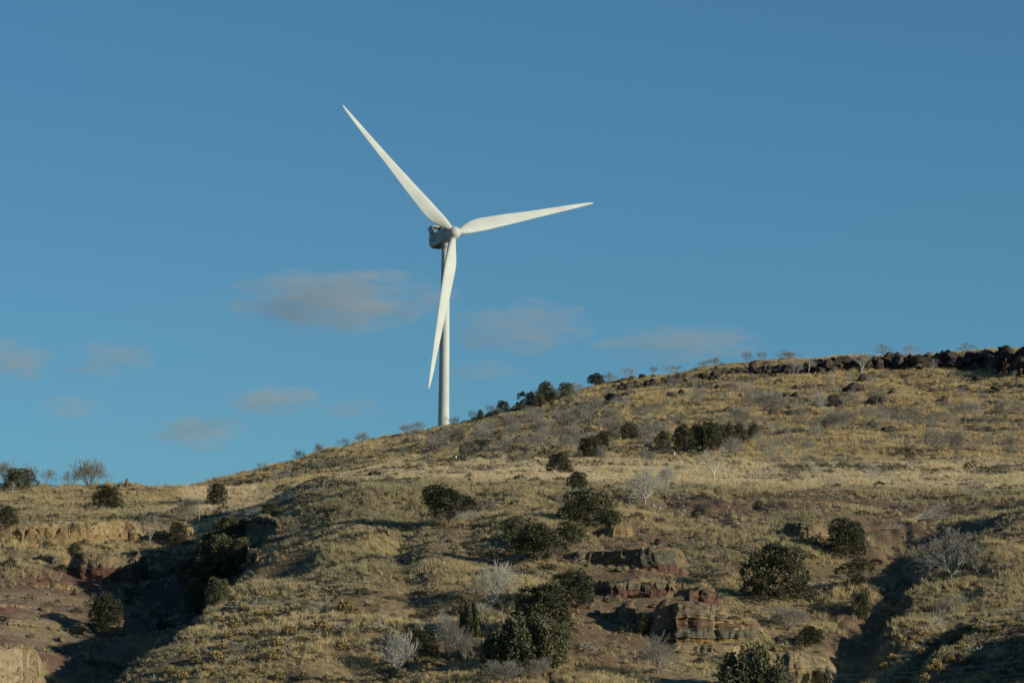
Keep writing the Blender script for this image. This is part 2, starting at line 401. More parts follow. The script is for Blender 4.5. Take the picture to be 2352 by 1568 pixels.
m_ground, nt, p = mat_base('dry_hill_soil')
a = nt.nodes.new('ShaderNodeAttribute'); a.attribute_name = 'tint'
tc = nt.nodes.new('ShaderNodeTexCoord')
n = nt.nodes.new('ShaderNodeTexNoise'); n.inputs['Scale'].default_value = 2.2; n.inputs['Detail'].default_value = 9; n.inputs['Roughness'].default_value = .7
nt.links.new(tc.outputs['Object'], n.inputs['Vector'])
mr = nt.nodes.new('ShaderNodeMapRange'); mr.inputs['From Min'].default_value = .3; mr.inputs['From Max'].default_value = .7; mr.inputs['To Min'].default_value = .62; mr.inputs['To Max'].default_value = 1.35
nt.links.new(n.outputs['Fac'], mr.inputs['Value'])
vm = nt.nodes.new('ShaderNodeVectorMath'); vm.operation = 'SCALE'
nt.links.new(a.outputs['Color'], vm.inputs[0]); nt.links.new(mr.outputs['Result'], vm.inputs['Scale'])
nt.links.new(vm.outputs[0], p.inputs['Base Color'])
p.inputs['Roughness'].default_value = .95; p.inputs['Specular IOR Level'].default_value = .1
b = nt.nodes.new('ShaderNodeBump'); b.inputs['Strength'].default_value = .6; b.inputs['Distance'].default_value = .15
nt.links.new(n.outputs['Fac'], b.inputs['Height']); nt.links.new(b.outputs['Normal'], p.inputs['Normal'])

idx = np.arange(NY * NA).reshape(NY, NA)
quads = np.stack([idx[:-1, :-1], idx[:-1, 1:], idx[1:, 1:], idx[1:, :-1]], 2).reshape(-1, 4)
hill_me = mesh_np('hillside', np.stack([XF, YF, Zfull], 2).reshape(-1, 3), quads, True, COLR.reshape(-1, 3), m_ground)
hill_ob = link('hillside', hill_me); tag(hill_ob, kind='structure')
# the plain all round, out to the horizon
bm = bmesh.new()
bmesh.ops.create_circle(bm, cap_ends=True, segments=64, radius=30000)
me = bpy.data.meshes.new('plain'); bm.to_mesh(me); bm.free()
pl = link('plain', me, None, mat_noise('plain_soil', (.15, .12, .07), (.25, .19, .10), .02))
pl.location = (0, 0, -4.0); tag(pl, kind='structure')
# ------------------------------------------------------------------ wind turbine
m_white = mat_noise('turbine_paint', (.43, .46, .43), (.51, .54, .505), .16, .62, 0, 5, .25)
m_grey = mat_noise('nacelle_paint', (.33, .37, .375), (.38, .415, .415), .6, .6, 0, 4, .25)
m_seam = mat_noise('seam_grey', (.30, .31, .31), (.36, .37, .37), 1.0, .6)
m_dark = mat_noise('vent_dark', (.05, .05, .055), (.08, .08, .08), 1.0, .6)
TD = 1087.0
HUB = Vector(at(1042, 535, TD))
AX = Vector(.503 * C_R + .250 * C_U - .823 * C_F).normalized()     # rotor axis, towards the wind
def lathe(prof, seg=48, cap=True):
    """prof: list of (r, z)"""
    vs, fs = [], []
    for r, z in prof:
        t = np.arange(seg) / seg * 2 * math.pi
        vs.append(np.stack([r * np.cos(t), r * np.sin(t), np.full(seg, z)], 1))
    vs = np.vstack(vs)
    for k in range(len(prof) - 1):
        i = np.arange(seg); j = (i + 1) % seg
        fs.append(np.stack([k * seg + i, k * seg + j, (k + 1) * seg + j, (k + 1) * seg + i], 1))
    fs = np.vstack(fs); extra = []
    if cap:
        extra = [np.array([list(range((len(prof) - 1) * seg, len(prof) * seg))]), np.array([list(range(seg))[::-1]])]
    return vs, [fs] + extra
tower_top = Vector(at(1023.5, 565, TD + 4.4))
tz0 = 68.0
tx, ty = tower_top.x, tower_top.y
turb = empty('wind_turbine', (tx, ty, tz0))
tag(turb, 'white three-bladed wind turbine standing behind the ridge', 'wind turbine')
H = tower_top.z - tz0
prof = []
for k in range(25):
    f = k / 24; prof.append((1.80 - 0.76 * f, f * H))
v, f = lathe(prof, 64); link('tower', mesh_np('tower', v, f, True, mat=m_white), turb)
for f0 in (.33, .62, .84):
    r = 1.80 - .76 * f0
    v, f = lathe([(r + .004, f0 * H - .05), (r + .014, f0 * H - .04), (r + .014, f0 * H + .04), (r + .004, f0 * H + .05)], 64, False)
    link('tower_flange', mesh_np('tower_flange', v, f, True, mat=m_white), turb)
# a frame at the hub: Z along the axis
zq = AX; upv = Vector((0, 0, 1)); xq = upv.cross(zq).normalized(); yq = zq.cross(xq)
RM = Matrix((xq, yq, zq)).transposed()            # columns x (sideways), y (up), z (forward)
def head(name, me, mat=None, parent=turb, extra=None):
    o = link(name, me, parent, mat)
    M = Matrix.Translation(HUB - Vector((tx, ty, tz0))) @ RM.to_4x4()
    o.matrix_local = M if extra is None else M @ extra
    return o
# hub with a rounded nose
prof = [(1.25, -1.75), (1.5, -1.68), (1.68, -1.1), (1.75, -.3), (1.73, .3), (1.58, .9), (1.30, 1.35), (.92, 1.68), (.46, 1.88), (.06, 1.94)]
v, f = lathe(prof, 48); hubo = head('hub', mesh_np('hub', v, f, True, mat=m_white))
# nacelle: rounded box lofted along the axis
def rrect(w, h, r, cx=0, cy_=0, n=6):
    pts = []
    for qx, qy, a0 in ((1, 1, 0), (-1, 1, 90), (-1, -1, 180), (1, -1, 270)):
        for k in range(n + 1):
            t = R(a0 + 90 * k / n)
            pts.append((cx + qx * (w / 2 - r) + r * math.cos(t), cy_ + qy * (h / 2 - r) + r * math.sin(t)))
    return pts
def loft(secs, cap=True):
    n = len(secs[0][1]); vs = []
    for z, pts in secs: vs += [(x, y, z) for x, y in pts]
    fs = []
    for k in range(len(secs) - 1):
        i = np.arange(n); j = (i + 1) % n
        fs.append(np.stack([k * n + i, (k + 1) * n + i, (k + 1) * n + j, k * n + j], 1))
    fs = np.vstack(fs)
    ex = [np.array([list(range(n))]), np.array([list(range((len(secs) - 1) * n, len(secs) * n))[::-1]])] if cap else []
    return np.array(vs), [fs] + ex
NZ = .45
secs = [(-1.75, rrect(2.2, 2.3, .9, 0, .0)), (-1.9, rrect(2.9, 2.9, .7, 0, -.05)), (-2.6, rrect(3.15, 3.3, .5, 0, -.1)), (-4.0, rrect(3.25, 3.55, .42, 0, -.18)),
        (-8.0, rrect(3.25, 3.55, .42, 0, -.18)), (-9.6, rrect(3.2, 3.4, .45, 0, -.14)), (-10.5, rrect(3.0, 3.0, .6, 0, -.05)), (-11.0, rrect(2.5, 2.4, .8, 0, .05)), (-11.2, rrect(1.7, 1.6, .7, 0, .1))]
secs = [(z, [(x, y + NZ) for x, y in q]) for z, q in secs]
v, f = loft(secs); nac = head('nacelle', mesh_np('nacelle', v, f, True, mat=m_grey))
def box_np(x0, x1, y0, y1, z0, z1):
    v = np.array([(x, y, z) for z in (z0, z1) for y in (y0, y1) for x in (x0, x1)], float)
    return v, np.array([(0, 2, 3, 1), (4, 5, 7, 6), (0, 1, 5, 4), (2, 6, 7, 3), (0, 4, 6, 2), (1, 3, 7, 5)])
# yaw bearing and belly plate
v, f = box_np(-1.35, 1.35, -1.62, -1.50, -9.8, -5.6); nb = head('belly_hatch', mesh_np('belly_hatch', v, f, mat=mat_noise('hatch_brown', (.16, .12, .09), (.22, .16, .12), .8)))
v, f = lathe([(1.06, -3.2), (1.15, -3.1), (1.15, -1.2), (1.06, -1.1)], 40)
yb = link('yaw_bearing', mesh_np('yaw_bearing', v, f, True, mat=m_grey), turb); yb.location = (0, 0, H + 2.4)
# stepped side panel
for sx in (-1, 1):
    x0, x1 = sorted((sx * 1.60, sx * 1.68))
    v, f = box_np(x0, x1, -.05, 1.85, -9.9, -6.8); head('side_panel', mesh_np('side_panel', v, f, mat=m_grey))
    v, f = box_np(x0 , x1 + .004, -.13, -.05, -9.9, -6.7); head('panel_seam', mesh_np('panel_seam', v, f, mat=m_seam))
# cooler on the rear of the roof: two raked fins, a top bar, a sloped panel
for sx in (-1, 1):
    a0, a1 = sx * 1.45, sx * 1.62
    quad = [(1.80, -6.9), (1.80, -9.6), (4.15, -10.6), (4.15, -8.6)]        # (y, z)
    vs = [(a0, y, z) for y, z in quad] + [(a1, y, z) for y, z in quad]
    fs = np.array([(0, 1, 2, 3), (7, 6, 5, 4), (0, 4, 5, 1), (1, 5, 6, 2), (2, 6, 7, 3), (3, 7, 4, 0)])
    if sx < 0: fs = fs[:, ::-1]
    fo = head('cooler_fin', mesh_np('cooler_fin', vs, fs, mat=m_grey))
    vs = [(a0 - .03 , y, z + dz) for (y, z) in ((1.85, -6.9), (4.2, -8.6)) for dz in (.0, .16)] + [(a1 + .03, y, z + dz) for (y, z) in ((1.85, -6.9), (4.2, -8.6)) for dz in (.0, .16)]
    fs = np.array([(0, 1, 3, 2), (4, 6, 7, 5), (0, 4, 5, 1), (2, 3, 7, 6), (0, 2, 6, 4), (1, 5, 7, 3)])
    head('fin_edge', mesh_np('fin_edge', vs, fs, mat=m_white))
v, f = box_np(-1.65, 1.65, 4.16, 4.38, -9.5, -8.45); head('cooler_bar', mesh_np('cooler_bar', v, f, mat=m_white))
v, f = box_np(-1.44, 1.44, 3.75, 4.14, -9.7, -9.1); head('cooler_radiator', mesh_np('cooler_radiator', v, f, mat=m_dark))
v, f = box_np(0.55, 1.35, 1.95, 3.2, -7.6, -6.3); head('roof_vent', mesh_np('roof_vent', v, f, mat=m_white))
v, f = lathe([(.05, 0), (.05, 1.3), (.02, 1.35)], 8); head('wind_vane', mesh_np('wind_vane', v, f, mat=m_white), extra=Matrix.Translation((-.6, 2.0, -5.0)) @ Matrix.Rotation(R(-90), 4, 'X'))
# blades
def blade_mesh():
    L = 45.0
    st = [(0.0,.86,.86,0,0.0),(.025,.86,.86,0,0.0),(.05,1.05,.82,.18,.12),(.09,2.9,.72,.55,.22),(.14,3.6,.60,.9,.27),(.18,3.8,.50,1,.28),(.22,3.8,.44,1,.28),(.32,3.4,.36,1,.28),(.42,3.0,.30,1,.28),(.54,2.35,.23,1,.28),(.66,1.90,.17,1,.28),(.78,1.45,.125,1,.28),(.88,1.08,.09,1,.28),(.95,.72,.055,1,.28),(.985,.42,.03,1,.28),(1.0,.10,.01,1,.28)]
    rs = np.array([s[0] for s in st]); 
    fine = np.unique(np.concatenate([np.linspace(0, 1, 60), rs]))
    n = 28; vs = []
    for r in fine:
        ch, th, air, off = [np.interp(r, rs, [s[k] for s in st]) for k in (1, 2, 3, 4)]
        if air == 0 or r <= .025: ch = .86 * 2
        else: ch = np.interp(r, rs, [s[1] if s[3] > .1 else s[1] * 2 for s in st]) if r > .09 else np.interp(r, [.025, .05, .09, .14], [1.74, 2.0, 2.9, 3.6])
        th2 = np.interp(r, [0, .025, .09, .14, .19, .24, .42, .66, .88, 1], [.86, .86, .70, .58, .48, .40, .27, .16, .09, .01])
        tw = R(np.interp(r, [0, .1, .2, .35, .6, 1.0], [20, 17, 12, 7, 3, 0]))
        pre = 1.4 * r ** 2.0                       # tip bends a little to the wind
        for k in range(n):
            t = 2 * math.pi * k / n
            cx_ = .5 - .5 * math.cos(t)            # 0 leading .. 1 trailing
            circ = (math.cos(t) * -.5, math.sin(t) * .5)
            thick = math.sin(t) * (1 - .78 * cx_ ** .9) * 1.25 * .5
            xx = (1 - air) * circ[0] * ch + air * (cx_ - .30) * ch
            yy = (1 - air) * circ[1] * 1.72 + air * thick * th2 * 2
            X = xx * math.cos(tw) + yy * math.sin(tw); Yv = -xx * math.sin(tw) + yy * math.cos(tw)
            vs.append((X, r * L, Yv + pre))
    m = len(fine); fs = []
    for k in range(m - 1):
        i = np.arange(n); j = (i + 1) % n
        fs.append(np.stack([k * n + i, k * n + j, (k + 1) * n + j, (k + 1) * n + i], 1))
    return mesh_np('blade', vs, [np.vstack(fs), np.array([list(range((m - 1) * n, m * n))])], True, mat=m_white)
bl = blade_mesh()
v, f = lathe([(.84, 0), (.93, .02), (.93, .26), (.86, .30)], 36); rc = mesh_np('root_collar', v, f, True, mat=m_white)
# phase of the rotor from the tip seen upper left
best = None
tgt = [(781, 242), (1366, 468), (980, 898)]
for k in range(3600):
    a0 = k / 3600 * 2 * math.pi / 3
    err = 0; pts = []
    for q in range(3):
        th = a0 + q * 2 * math.pi / 3
        w = HUB + RM @ Vector((-math.sin(th) * 45, math.cos(th) * 45, 1.4))
        pts.append(project(np.array(w)))
    err = sum(min((p[0] - t[0]) ** 2 + (p[1] - t[1]) ** 2 for p in pts) for t in tgt)
    if best is None or err < best[0]: best = (err, a0, pts)
print('rotor fit', best)
for q in range(3):
    th = best[1] + q * 2 * math.pi / 3
    # local: Y along the span, X towards the trailing edge (ccw), Z along the axis
    ro = Matrix.Rotation(th, 4, 'Z') @ Matrix.Scale(-1, 4, Vector((1, 0, 0)))
    b_ = head('blade', bl, extra=ro)
    c_ = head('root_collar', rc, extra=Matrix.Rotation(th, 4, 'Z') @ Matrix.Translation((0, 1.6, 0)) @ Matrix.Rotation(R(-90), 4, 'X'))
# ------------------------------------------------------------------ rock: ledges of layered stone, boulders
rng = np.random.default_rng(7)
m_tan = mat_noise('tan_sandstone', (0.141, 0.102, 0.054), (0.335, 0.243, 0.124), 1.82, .95, 1.0, 12, .1, (1, 1, 5), c3=(0.259, 0.184, 0.092))
m_pale = mat_noise('pale_sandstone', (0.150, 0.120, 0.072), (0.340, 0.275, 0.170), 1.68, .95, 1.0, 12, .1, (1, 1, 6), c3=(0.270, 0.210, 0.125))
m_greyst = mat_noise('grey_brown_stone', (0.072, 0.060, 0.040), (0.215, 0.175, 0.110), 1.54, .95, 1.0, 12, .1, (1, 1, 3), c3=(0.139, 0.114, 0.074))
m_green = mat_noise('grey_green_stone', (0.074, 0.071, 0.050), (0.149, 0.136, 0.092), 1.40, .95, 1.0, 12, .1, (1, 1, 4), c3=(0.106, 0.099, 0.069))
m_red = mat_noise('red_mudstone', (0.070, 0.039, 0.030), (0.146, 0.080, 0.061), 1.26, .97, 1.0, 12, .05, (2, 2, .6), c3=(0.108, 0.059, 0.045))
m_rbrown = mat_noise('red_brown_stone', (0.068, 0.044, 0.031), (0.161, 0.107, 0.068), 1.40, .95, 1.0, 12, .1, (1, 1, 3), c3=(0.107, 0.070, 0.047))
m_ochre = mat_noise('ochre_stone', (0.100, 0.065, 0.028), (0.250, 0.165, 0.065), 1.40, .95, 1.0, 12, .1, (1, 1, 5), c3=(0.180, 0.115, 0.045))
m_basalt = mat_noise('dark_basalt', (.032, .027, .024), (.088, .069, .058), .8, .92, .9, 9, .15)

def block_mesh(name, L, H, D, seed, rough=.12, nx=6, nz=4, flute=0.0, mat=None, hl=None, hr=None, x0=0.0, z0=0.0, topamp=.26):
    """a weathered piece of a ledge: front face towards -y, rounded ends, a broken top that runs back into the hill"""
    r_ = np.random.default_rng(seed + int(abs(x0) * 100))
    xs = np.linspace(-L / 2, L / 2, nx + 1)
    xs[1:-1] += r_.uniform(-.25, .25, nx - 1) * L / nx
    nt_ = 3; gx = xs + x0
    vs = np.zeros((nx + 1, nz + 1 + nt_, 3))
    u = xs / (L / 2)
    hh = np.ones(nx + 1) * H if hl is None else np.interp(u, [-1, 1], [hl, hr])
    top_n = fbm(gx * .9 + seed * 1.3, xs * 0 + seed * .7, 3, seed + 31)
    hh = hh * (1 + topamp * np.clip(top_n, -1, .8))
    rr = min(.45 * H, .30 * L, .7)
    endr = .25 * rr * np.abs(u) ** 14
    nck = max(0, int(L / 1.1 + r_.uniform(-.5, .8)))
    cks = [(r_.uniform(-.46, .46) * L, r_.uniform(.06, .16), r_.uniform(.15, .55), r_.uniform(-.25, .25)) for _ in range(nck)]
    for k in range(nz + 1):
        w = k / nz
        zz = w * hh; zg = zz + z0
        n = fbm(gx * .6 + seed * 3.1, zg * .8 + seed, 4, seed) + .5 * fbm(gx * 2.6 + seed, zg * 2.6, 2, seed + 2)
        bed = (vnoise(zg * 3.6 + seed, gx * .10 + seed, seed + 5) - .5) * 1.6
        fl = flute * (np.abs(((gx * 1.3 + .5 * fbm(gx * .7 + seed, zz * .5, 2, seed)) % 1) - .5) * 2 - .5)
        lean = .16 * H * w + .30 * min(H, 1.2) * max(0, w - .75) ** 2 * 8
        ck = sum(dp * np.exp(-((xs - cx - tl * zz) / wd) ** 2) for cx, wd, dp, tl in cks) if cks else 0
        vs[:, k, 0] = xs + .3 * rough * fbm(zz * 2 + seed, gx * 2, 2, seed + 4)
        vs[:, k, 1] = rough * (1.3 * n + bed) + fl + endr + lean + ck
        vs[:, k, 2] = zz - (0.6 if k == 0 else 0)
    for k in range(nt_):
        w = (k + 1) / nt_
        vs[:, nz + 1 + k, 0] = xs
        vs[:, nz + 1 + k, 1] = vs[:, nz, 1] + w * D
        vs[:, nz + 1 + k, 2] = vs[:, nz, 2] + w * D * .10 + rough * .9 * fbm(gx * 1.2 + seed, w * D + seed, 3, seed + 9) - (w == 1) * .8
    m = nz + 1 + nt_
    idx = np.arange((nx + 1) * m).reshape(nx + 1, m)
    q = np.stack([idx[:-1, :-1], idx[1:, :-1], idx[1:, 1:], idx[:-1, 1:]], 2).reshape(-1, 4)
    V = vs.reshape(-1, 3)
    caps = []
    for e, rev in ((0, False), (nx, True)):
        ring = [int(i) for i in idx[e]]
        caps.append(np.array([ring if rev else ring[::-1]]))
    return mesh_np(name, V, [q] + caps, False, mat=mat)

def outcrop(label, path, layers, cat='rock outcrop', name='rock_outcrop'):
    """one weathered face cut into beds, bottom to top: dict(h=px or list, mat, piece=metres, name, back, x=(x0,x1) limits in path fraction);
    all beds share one relief, each bed is split at its joints and every piece is a part"""
    P, u = resample(path)
    d = np.concatenate([[0], np.cumsum(np.linalg.norm(np.diff(P[:, :2], axis=0), axis=1))])
    Lt = d[-1]; mid = P[len(P) // 2]
    root = empty(name, tuple(mid)); tag(root, label, cat)
    s_px = 1.0 / F * np.mean(P[:, 1]); seed = sum(map(ord, label)) % 800; r_ = np.random.default_rng(seed)
    tp = taper(u); zs = np.convolve(np.pad(P[:, 2], 2, 'edge'), np.ones(5) / 5, 'valid')
    base = np.zeros(len(P))
    tot = sum(float(np.max(resample(path, l['h'])[2])) for l in layers if not l.get('same')) * s_px
    joints = [(q, r_.uniform(.05, .13), r_.uniform(.12, .5), r_.normal(0, .18), r_.uniform(-.2, .5) * tot, r_.uniform(.4, 1.2) * tot) for q in np.arange(.4, Lt, 1.25) + r_.uniform(-.5, .5, len(np.arange(.4, Lt, 1.25)))]
    for li, ly in enumerate(layers):
        h = resample(path, ly['h'])[2] * s_px * tp
        last = li == len(layers) - 1 or bool(layers[-1].get('same')) and li >= len(layers) - 2
        t = Lt * ly.get('x', (0, 1))[0]; t_end = Lt * ly.get('x', (0, 1))[1]
        recess = .5 * ly.get('back', 0) + .10 * math.sin(2.4 * li + seed)
        while t < t_end - .1:
            ln = ly['piece'] * r_.uniform(.7, 1.7)
            if t + ln > t_end - .5 * ly['piece']: ln = t_end - t
            nx = int(np.clip(ln / .13, 5, 40)); g = np.linspace(t, t + ln, nx + 1)
            hh = np.interp(g, d, h); bz = np.interp(g, d, base)
            if hh.max() > .06:
                hh = np.maximum(hh, .02)
                if last: hh = hh * (1 + .30 * np.clip(fbm(g * .9 + seed, g * 0 + seed * .7, 3, seed + 31), -1, .8))
                nz = int(np.clip(hh.max() / .12, 3, 10)); jit = r_.uniform(-.05, .05)
                px_, py_, pz_ = [np.interp(g, d, q) for q in (P[:, 0], P[:, 1], zs)]
                tpe = np.interp(g, d, tp); vs = np.zeros((nx + 1, nz + 4, 3))
                for k in range(nz + 1):
                    w = k / nz; zg = bz + w * hh
                    n = fbm(g * .55 + seed, zg * .7 + seed, 4, seed) + .45 * fbm(g * 2.6 + seed, zg * 2.6, 3, seed + 2)
                    bed = (vnoise(zg * 3.8 + seed, g * .10 + seed, seed + 5) - .5) * 1.2
                    ck = sum(dp * np.exp(-((g - cx - tl * zg) / wd) ** 2) * sstep(z0_ - .15, z0_ + .1, zg) * sstep(z0_ + zl_ + .1, z0_ + zl_ - .15, zg) for cx, wd, dp, tl, z0_, zl_ in joints)
                    edge = .07 * (abs(2 * w - 1) ** 6) + (.25 * max(0, w - .7) ** 2 * 6 * min(tot, 1.2) if last else 0)
                    vs[:, k, 0] = px_ + .12 * fbm(zg * 2 + seed, g * 2, 2, seed + 4)
                    vs[:, k, 1] = py_ + .24 * zg + .24 * (1.3 * n + bed) + ck + edge + recess + jit + .7 * (1 - tpe)
                    vs[:, k, 2] = pz_ + zg - (.6 if k == 0 and li == 0 else 0)
                D = max(1.2, float(hh.max())) if last else .9
                for k in range(3):
                    w = (k + 1) / 3
                    vs[:, nz + 1 + k, 0] = px_; vs[:, nz + 1 + k, 1] = vs[:, nz, 1] + w * D
                    vs[:, nz + 1 + k, 2] = vs[:, nz, 2] + (w * D * .10 + .15 * fbm(g * 1.2 + seed, w * D + seed, 3, seed + 9) - (w == 1) * .8 if last else -.02 * w)
                m = nz + 4; ix = np.arange((nx + 1) * m).reshape(nx + 1, m)
                q = np.stack([ix[:-1, :-1], ix[1:, :-1], ix[1:, 1:], ix[:-1, 1:]], 2).reshape(-1, 4)
                caps = [np.array([[int(v) for v in ix[0]][::-1]]), np.array([[int(v) for v in ix[nx]]])]
                c = vs.reshape(-1, 3).mean(0)
                o = link(ly['name'], mesh_np(ly['name'], vs.reshape(-1, 3) - c, [q] + caps, False, mat=ly['mat']), root)
                o.location = Vector(c) - root.location
            t += ln
        if not ly.get('same'): base = base + h
    return root

SB = 'stone_block'
outcrop('long tan sandstone ledge with dark hollows on the far side of the canyon', [(-25, 1248), (40, 1251), (110, 1250), (180, 1248), (240, 1244), (300, 1240), (335, 1238)],
        [dict(h=13, mat=m_tan, piece=3.4, name=SB, jit=.1, back=-.3), dict(h=[24, 20, 26, 24, 26, 22, 10], mat=m_tan, piece=2.6, name=SB, back=.15, jit=.35, gap=.16), dict(h=[4, 6, 8, 5, 9, 10, 8], mat=m_greyst, piece=1.5, name=SB, back=.6, jit=.3, gap=.3)])
outcrop('grey-brown rock ledge half buried where the tan ledge meets the canyon head', [(345, 1240), (385, 1243), (425, 1238), (448, 1230)], [dict(h=[14, 20, 20, 10], mat=m_greyst, piece=1.8, name=SB, jit=.3, gap=.15), dict(h=6, mat=m_tan, piece=1.6, name=SB, back=.3)])
outcrop('grey-tan ledge standing on a red mudstone cliff at the canyon wall', [(150, 1312), (185, 1332), (225, 1342), (265, 1346), (305, 1346), (345, 1336)],
        [dict(h=[8, 28, 38, 42, 40, 28], mat=m_red, piece=5.0, name='mudstone_cliff', flute=.12, gap=.0, jit=.02, rough=.15), dict(h=[24, 30, 28, 26, 28, 24], mat=m_greyst, piece=1.3, name=SB, back=.1, jit=.35, gap=.15, rough=.2, flute=.12)])
outcrop('low broken grey-tan ledge left end above the red slope', [(84, 1288), (110, 1297), (148, 1306)], [dict(h=[12, 20, 24], mat=m_greyst, piece=1.2, name=SB, jit=.3, gap=.18)])
outcrop('pale stacked sandstone bluff in the bottom corner beside the red slope', [(-40, 1588), (0, 1590), (40, 1590), (72, 1584), (84, 1570)],
        [dict(h=22, mat=m_pale, piece=1.9, name=SB, jit=.2, gap=.12), dict(h=18, mat=m_pale, piece=1.2, name=SB, jit=.25, gap=.16, back=.1), dict(h=20, mat=m_pale, piece=1.5, name=SB, jit=.3, gap=.2, back=.25), dict(h=[22, 20, 22, 18, 12], mat=m_pale, piece=1.0, name=SB, jit=.3, gap=.22, back=.4), dict(h=[18, 15, 18, 10, 2], mat=m_tan, piece=1.3, name=SB, jit=.3, gap=.2, back=.6)])
outcrop('thin orange bed crossing the red slope below the mudstone cliff', [(60, 1347), (110, 1351), (160, 1354), (210, 1358)], [dict(h=[5, 9, 8, 6], mat=m_tan, piece=1.8, name=SB, jit=.3, gap=.2)])
outcrop('thin pale bed high on the red slope at the picture edge', [(-20, 1394), (40, 1396), (80, 1400), (120, 1406)], [dict(h=[9, 8, 7, 5], mat=m_pale, piece=2.4, name=SB, jit=.25, gap=.1)])
outcrop('double yellowish bed low on the red slope above the pale bluff', [(0, 1440), (50, 1443), (95, 1449), (150, 1451), (205, 1457)], [dict(h=[6, 8, 9, 4, 7], mat=m_ochre, piece=2.2, name=SB, jit=.2), dict(h=[5, 6, 5, 3, 5], mat=m_pale, piece=1.8, name=SB, jit=.3, back=.2)])
outcrop('pale layered knob under the juniper on the canyon edge', [(232, 1470), (255, 1474), (284, 1466)], [dict(h=10, mat=m_pale, piece=1.2, name=SB), dict(h=9, mat=m_greyst, piece=1.0, name=SB, back=.1), dict(h=9, mat=m_pale, piece=1.1, name=SB, back=.1), dict(h=[6, 8, 4], mat=m_pale, piece=.9, name=SB, back=.3)])
outcrop('fluted grey cliff on the shaded canyon rim under bushy juniper', [(522, 1300), (545, 1303), (570, 1302), (594, 1292)], [dict(h=[34, 36, 34, 22], mat=m_greyst, piece=.55, name=SB, jit=.3, gap=.12, rough=.15)])
outcrop('dark overhanging ledge at the head of the shaded canyon', [(540, 1226), (570, 1231), (605, 1230), (642, 1220)], [dict(h=[24, 30, 30, 16], mat=m_greyst, piece=1.5, name=SB, jit=.4, gap=.2, rough=.2), dict(h=[5, 8, 10, 6], mat=m_rbrown, piece=1.6, name=SB, back=-.25, jit=.2)])
outcrop('rounded pale knob catching light inside the dark canyon', [(380, 1316), (402, 1316), (424, 1306)], [dict(h=[26, 32, 20], mat=m_greyst, piece=1.0, name=SB, jit=.25, rough=.25)])
outcrop('tan sandstone blocks right under the big dark juniper', [(1388, 1230), (1410, 1234), (1432, 1234), (1455, 1230)], [dict(h=[24, 30, 28, 18], mat=m_tan, piece=1.35, name=SB, jit=.3, gap=.25, rough=.16, tilt=.2)])
outcrop('flat narrow slab lying uphill of the grey ledge', [(1468, 1224), (1490, 1226), (1510, 1224)], [dict(h=[6, 7, 5], mat=m_greyst, piece=1.7, name=SB)])
outcrop('broken grey ledge ending in a massive olive slab over a smooth red mudstone wall', [(1303, 1286), (1335, 1292), (1370, 1297), (1410, 1301), (1450, 1304), (1490, 1312), (1535, 1321), (1588, 1327)],
        [dict(h=[0, 0, 0, 0, 7, 16, 25, 31], mat=m_red, piece=4.5, name='mudstone_wall', gap=0, jit=.02, rough=.12, flute=.1), dict(h=[20, 26, 32, 36, 38, 36, 34, 33], mat=m_greyst, piece=1.15, name=SB, jit=.45, gap=.22, rough=.22, x=(0, .56), same=True),
         dict(h=[20, 24, 28, 32, 34, 36, 35, 33], mat=m_green, piece=2.6, name='olive_slab', back=-.15, jit=.1, gap=.05, rough=.16, x=(.54, 1))])
outcrop('middle rock band with pale top and red face on the rocky rib', [(1362, 1362), (1400, 1370), (1440, 1372), (1500, 1371), (1560, 1366)], [dict(h=[14, 16, 18, 18, 12], mat=m_red, piece=2.4, name='mudstone_face', gap=.02, flute=.05, rough=.15), dict(h=[14, 16, 18, 16, 8], mat=m_greyst, piece=1.3, name=SB, jit=.25, gap=.15, back=-.1)])
outcrop('short red-faced ledge stepping off the end of the middle band', [(1576, 1380), (1605, 1390), (1650, 1396)], [dict(h=[8, 16, 20], mat=m_red, piece=2.5, name='mudstone_face', gap=.02, flute=.1), dict(h=[14, 20, 18], mat=m_rbrown, piece=1.6, name=SB, jit=.2, gap=.12, back=-.15)])
outcrop('leaning stone pillars at the near end of the striped bluff', [(1408, 1428), (1432, 1436), (1462, 1436)], [dict(h=[12, 22, 24], mat=m_greyst, piece=.9, name=SB, jit=.3, gap=.2, rough=.2), dict(h=[6, 18, 24], mat=m_tan, piece=.8, name=SB, jit=.3, gap=.2, back=.1, rough=.2), dict(h=[2, 10, 14], mat=m_greyst, piece=.7, name=SB, jit=.3, gap=.2, back=.2, rough=.2)])
outcrop('big striped bluff with ochre foot and grey domed top', [(1488, 1470), (1525, 1476), (1580, 1477), (1630, 1477), (1680, 1475), (1720, 1472), (1760, 1466)],
        [dict(h=[6, 10, 11, 9, 10, 9, 8], mat=m_ochre, piece=4.5, name=SB, jit=.12, gap=.08), dict(h=[10, 23, 23, 23, 19, 17, 13], mat=m_green, piece=4.5, name=SB, back=-.15, jit=.15, gap=.1), dict(h=[14, 22, 23, 22, 19, 13, 2], mat=m_rbrown, piece=4.5, name=SB, back=.1, jit=.08, gap=.14, rough=.2),
         dict(h=[4, 5, 4, 5, 4, 2, 0], mat=m_tan, piece=4.5, name=SB, back=-.1, jit=.15), dict(h=[18, 34, 38, 26, 8, 0, 0], mat=m_greyst, piece=4.5, name=SB, back=.3, jit=.1, gap=.2, rough=.28, flute=.05)])
outcrop('thin pale beds stepping out below the striped bluff', [(1535, 1494), (1600, 1498), (1660, 1501), (1720, 1504), (1768, 1504)], [dict(h=[9, 8, 9, 8, 6], mat=m_pale, piece=2.0, name=SB, jit=.3, gap=.15), dict(h=[7, 8, 6, 8, 6], mat=m_pale, piece=1.6, name=SB, jit=.3, back=.35, gap=.2)])
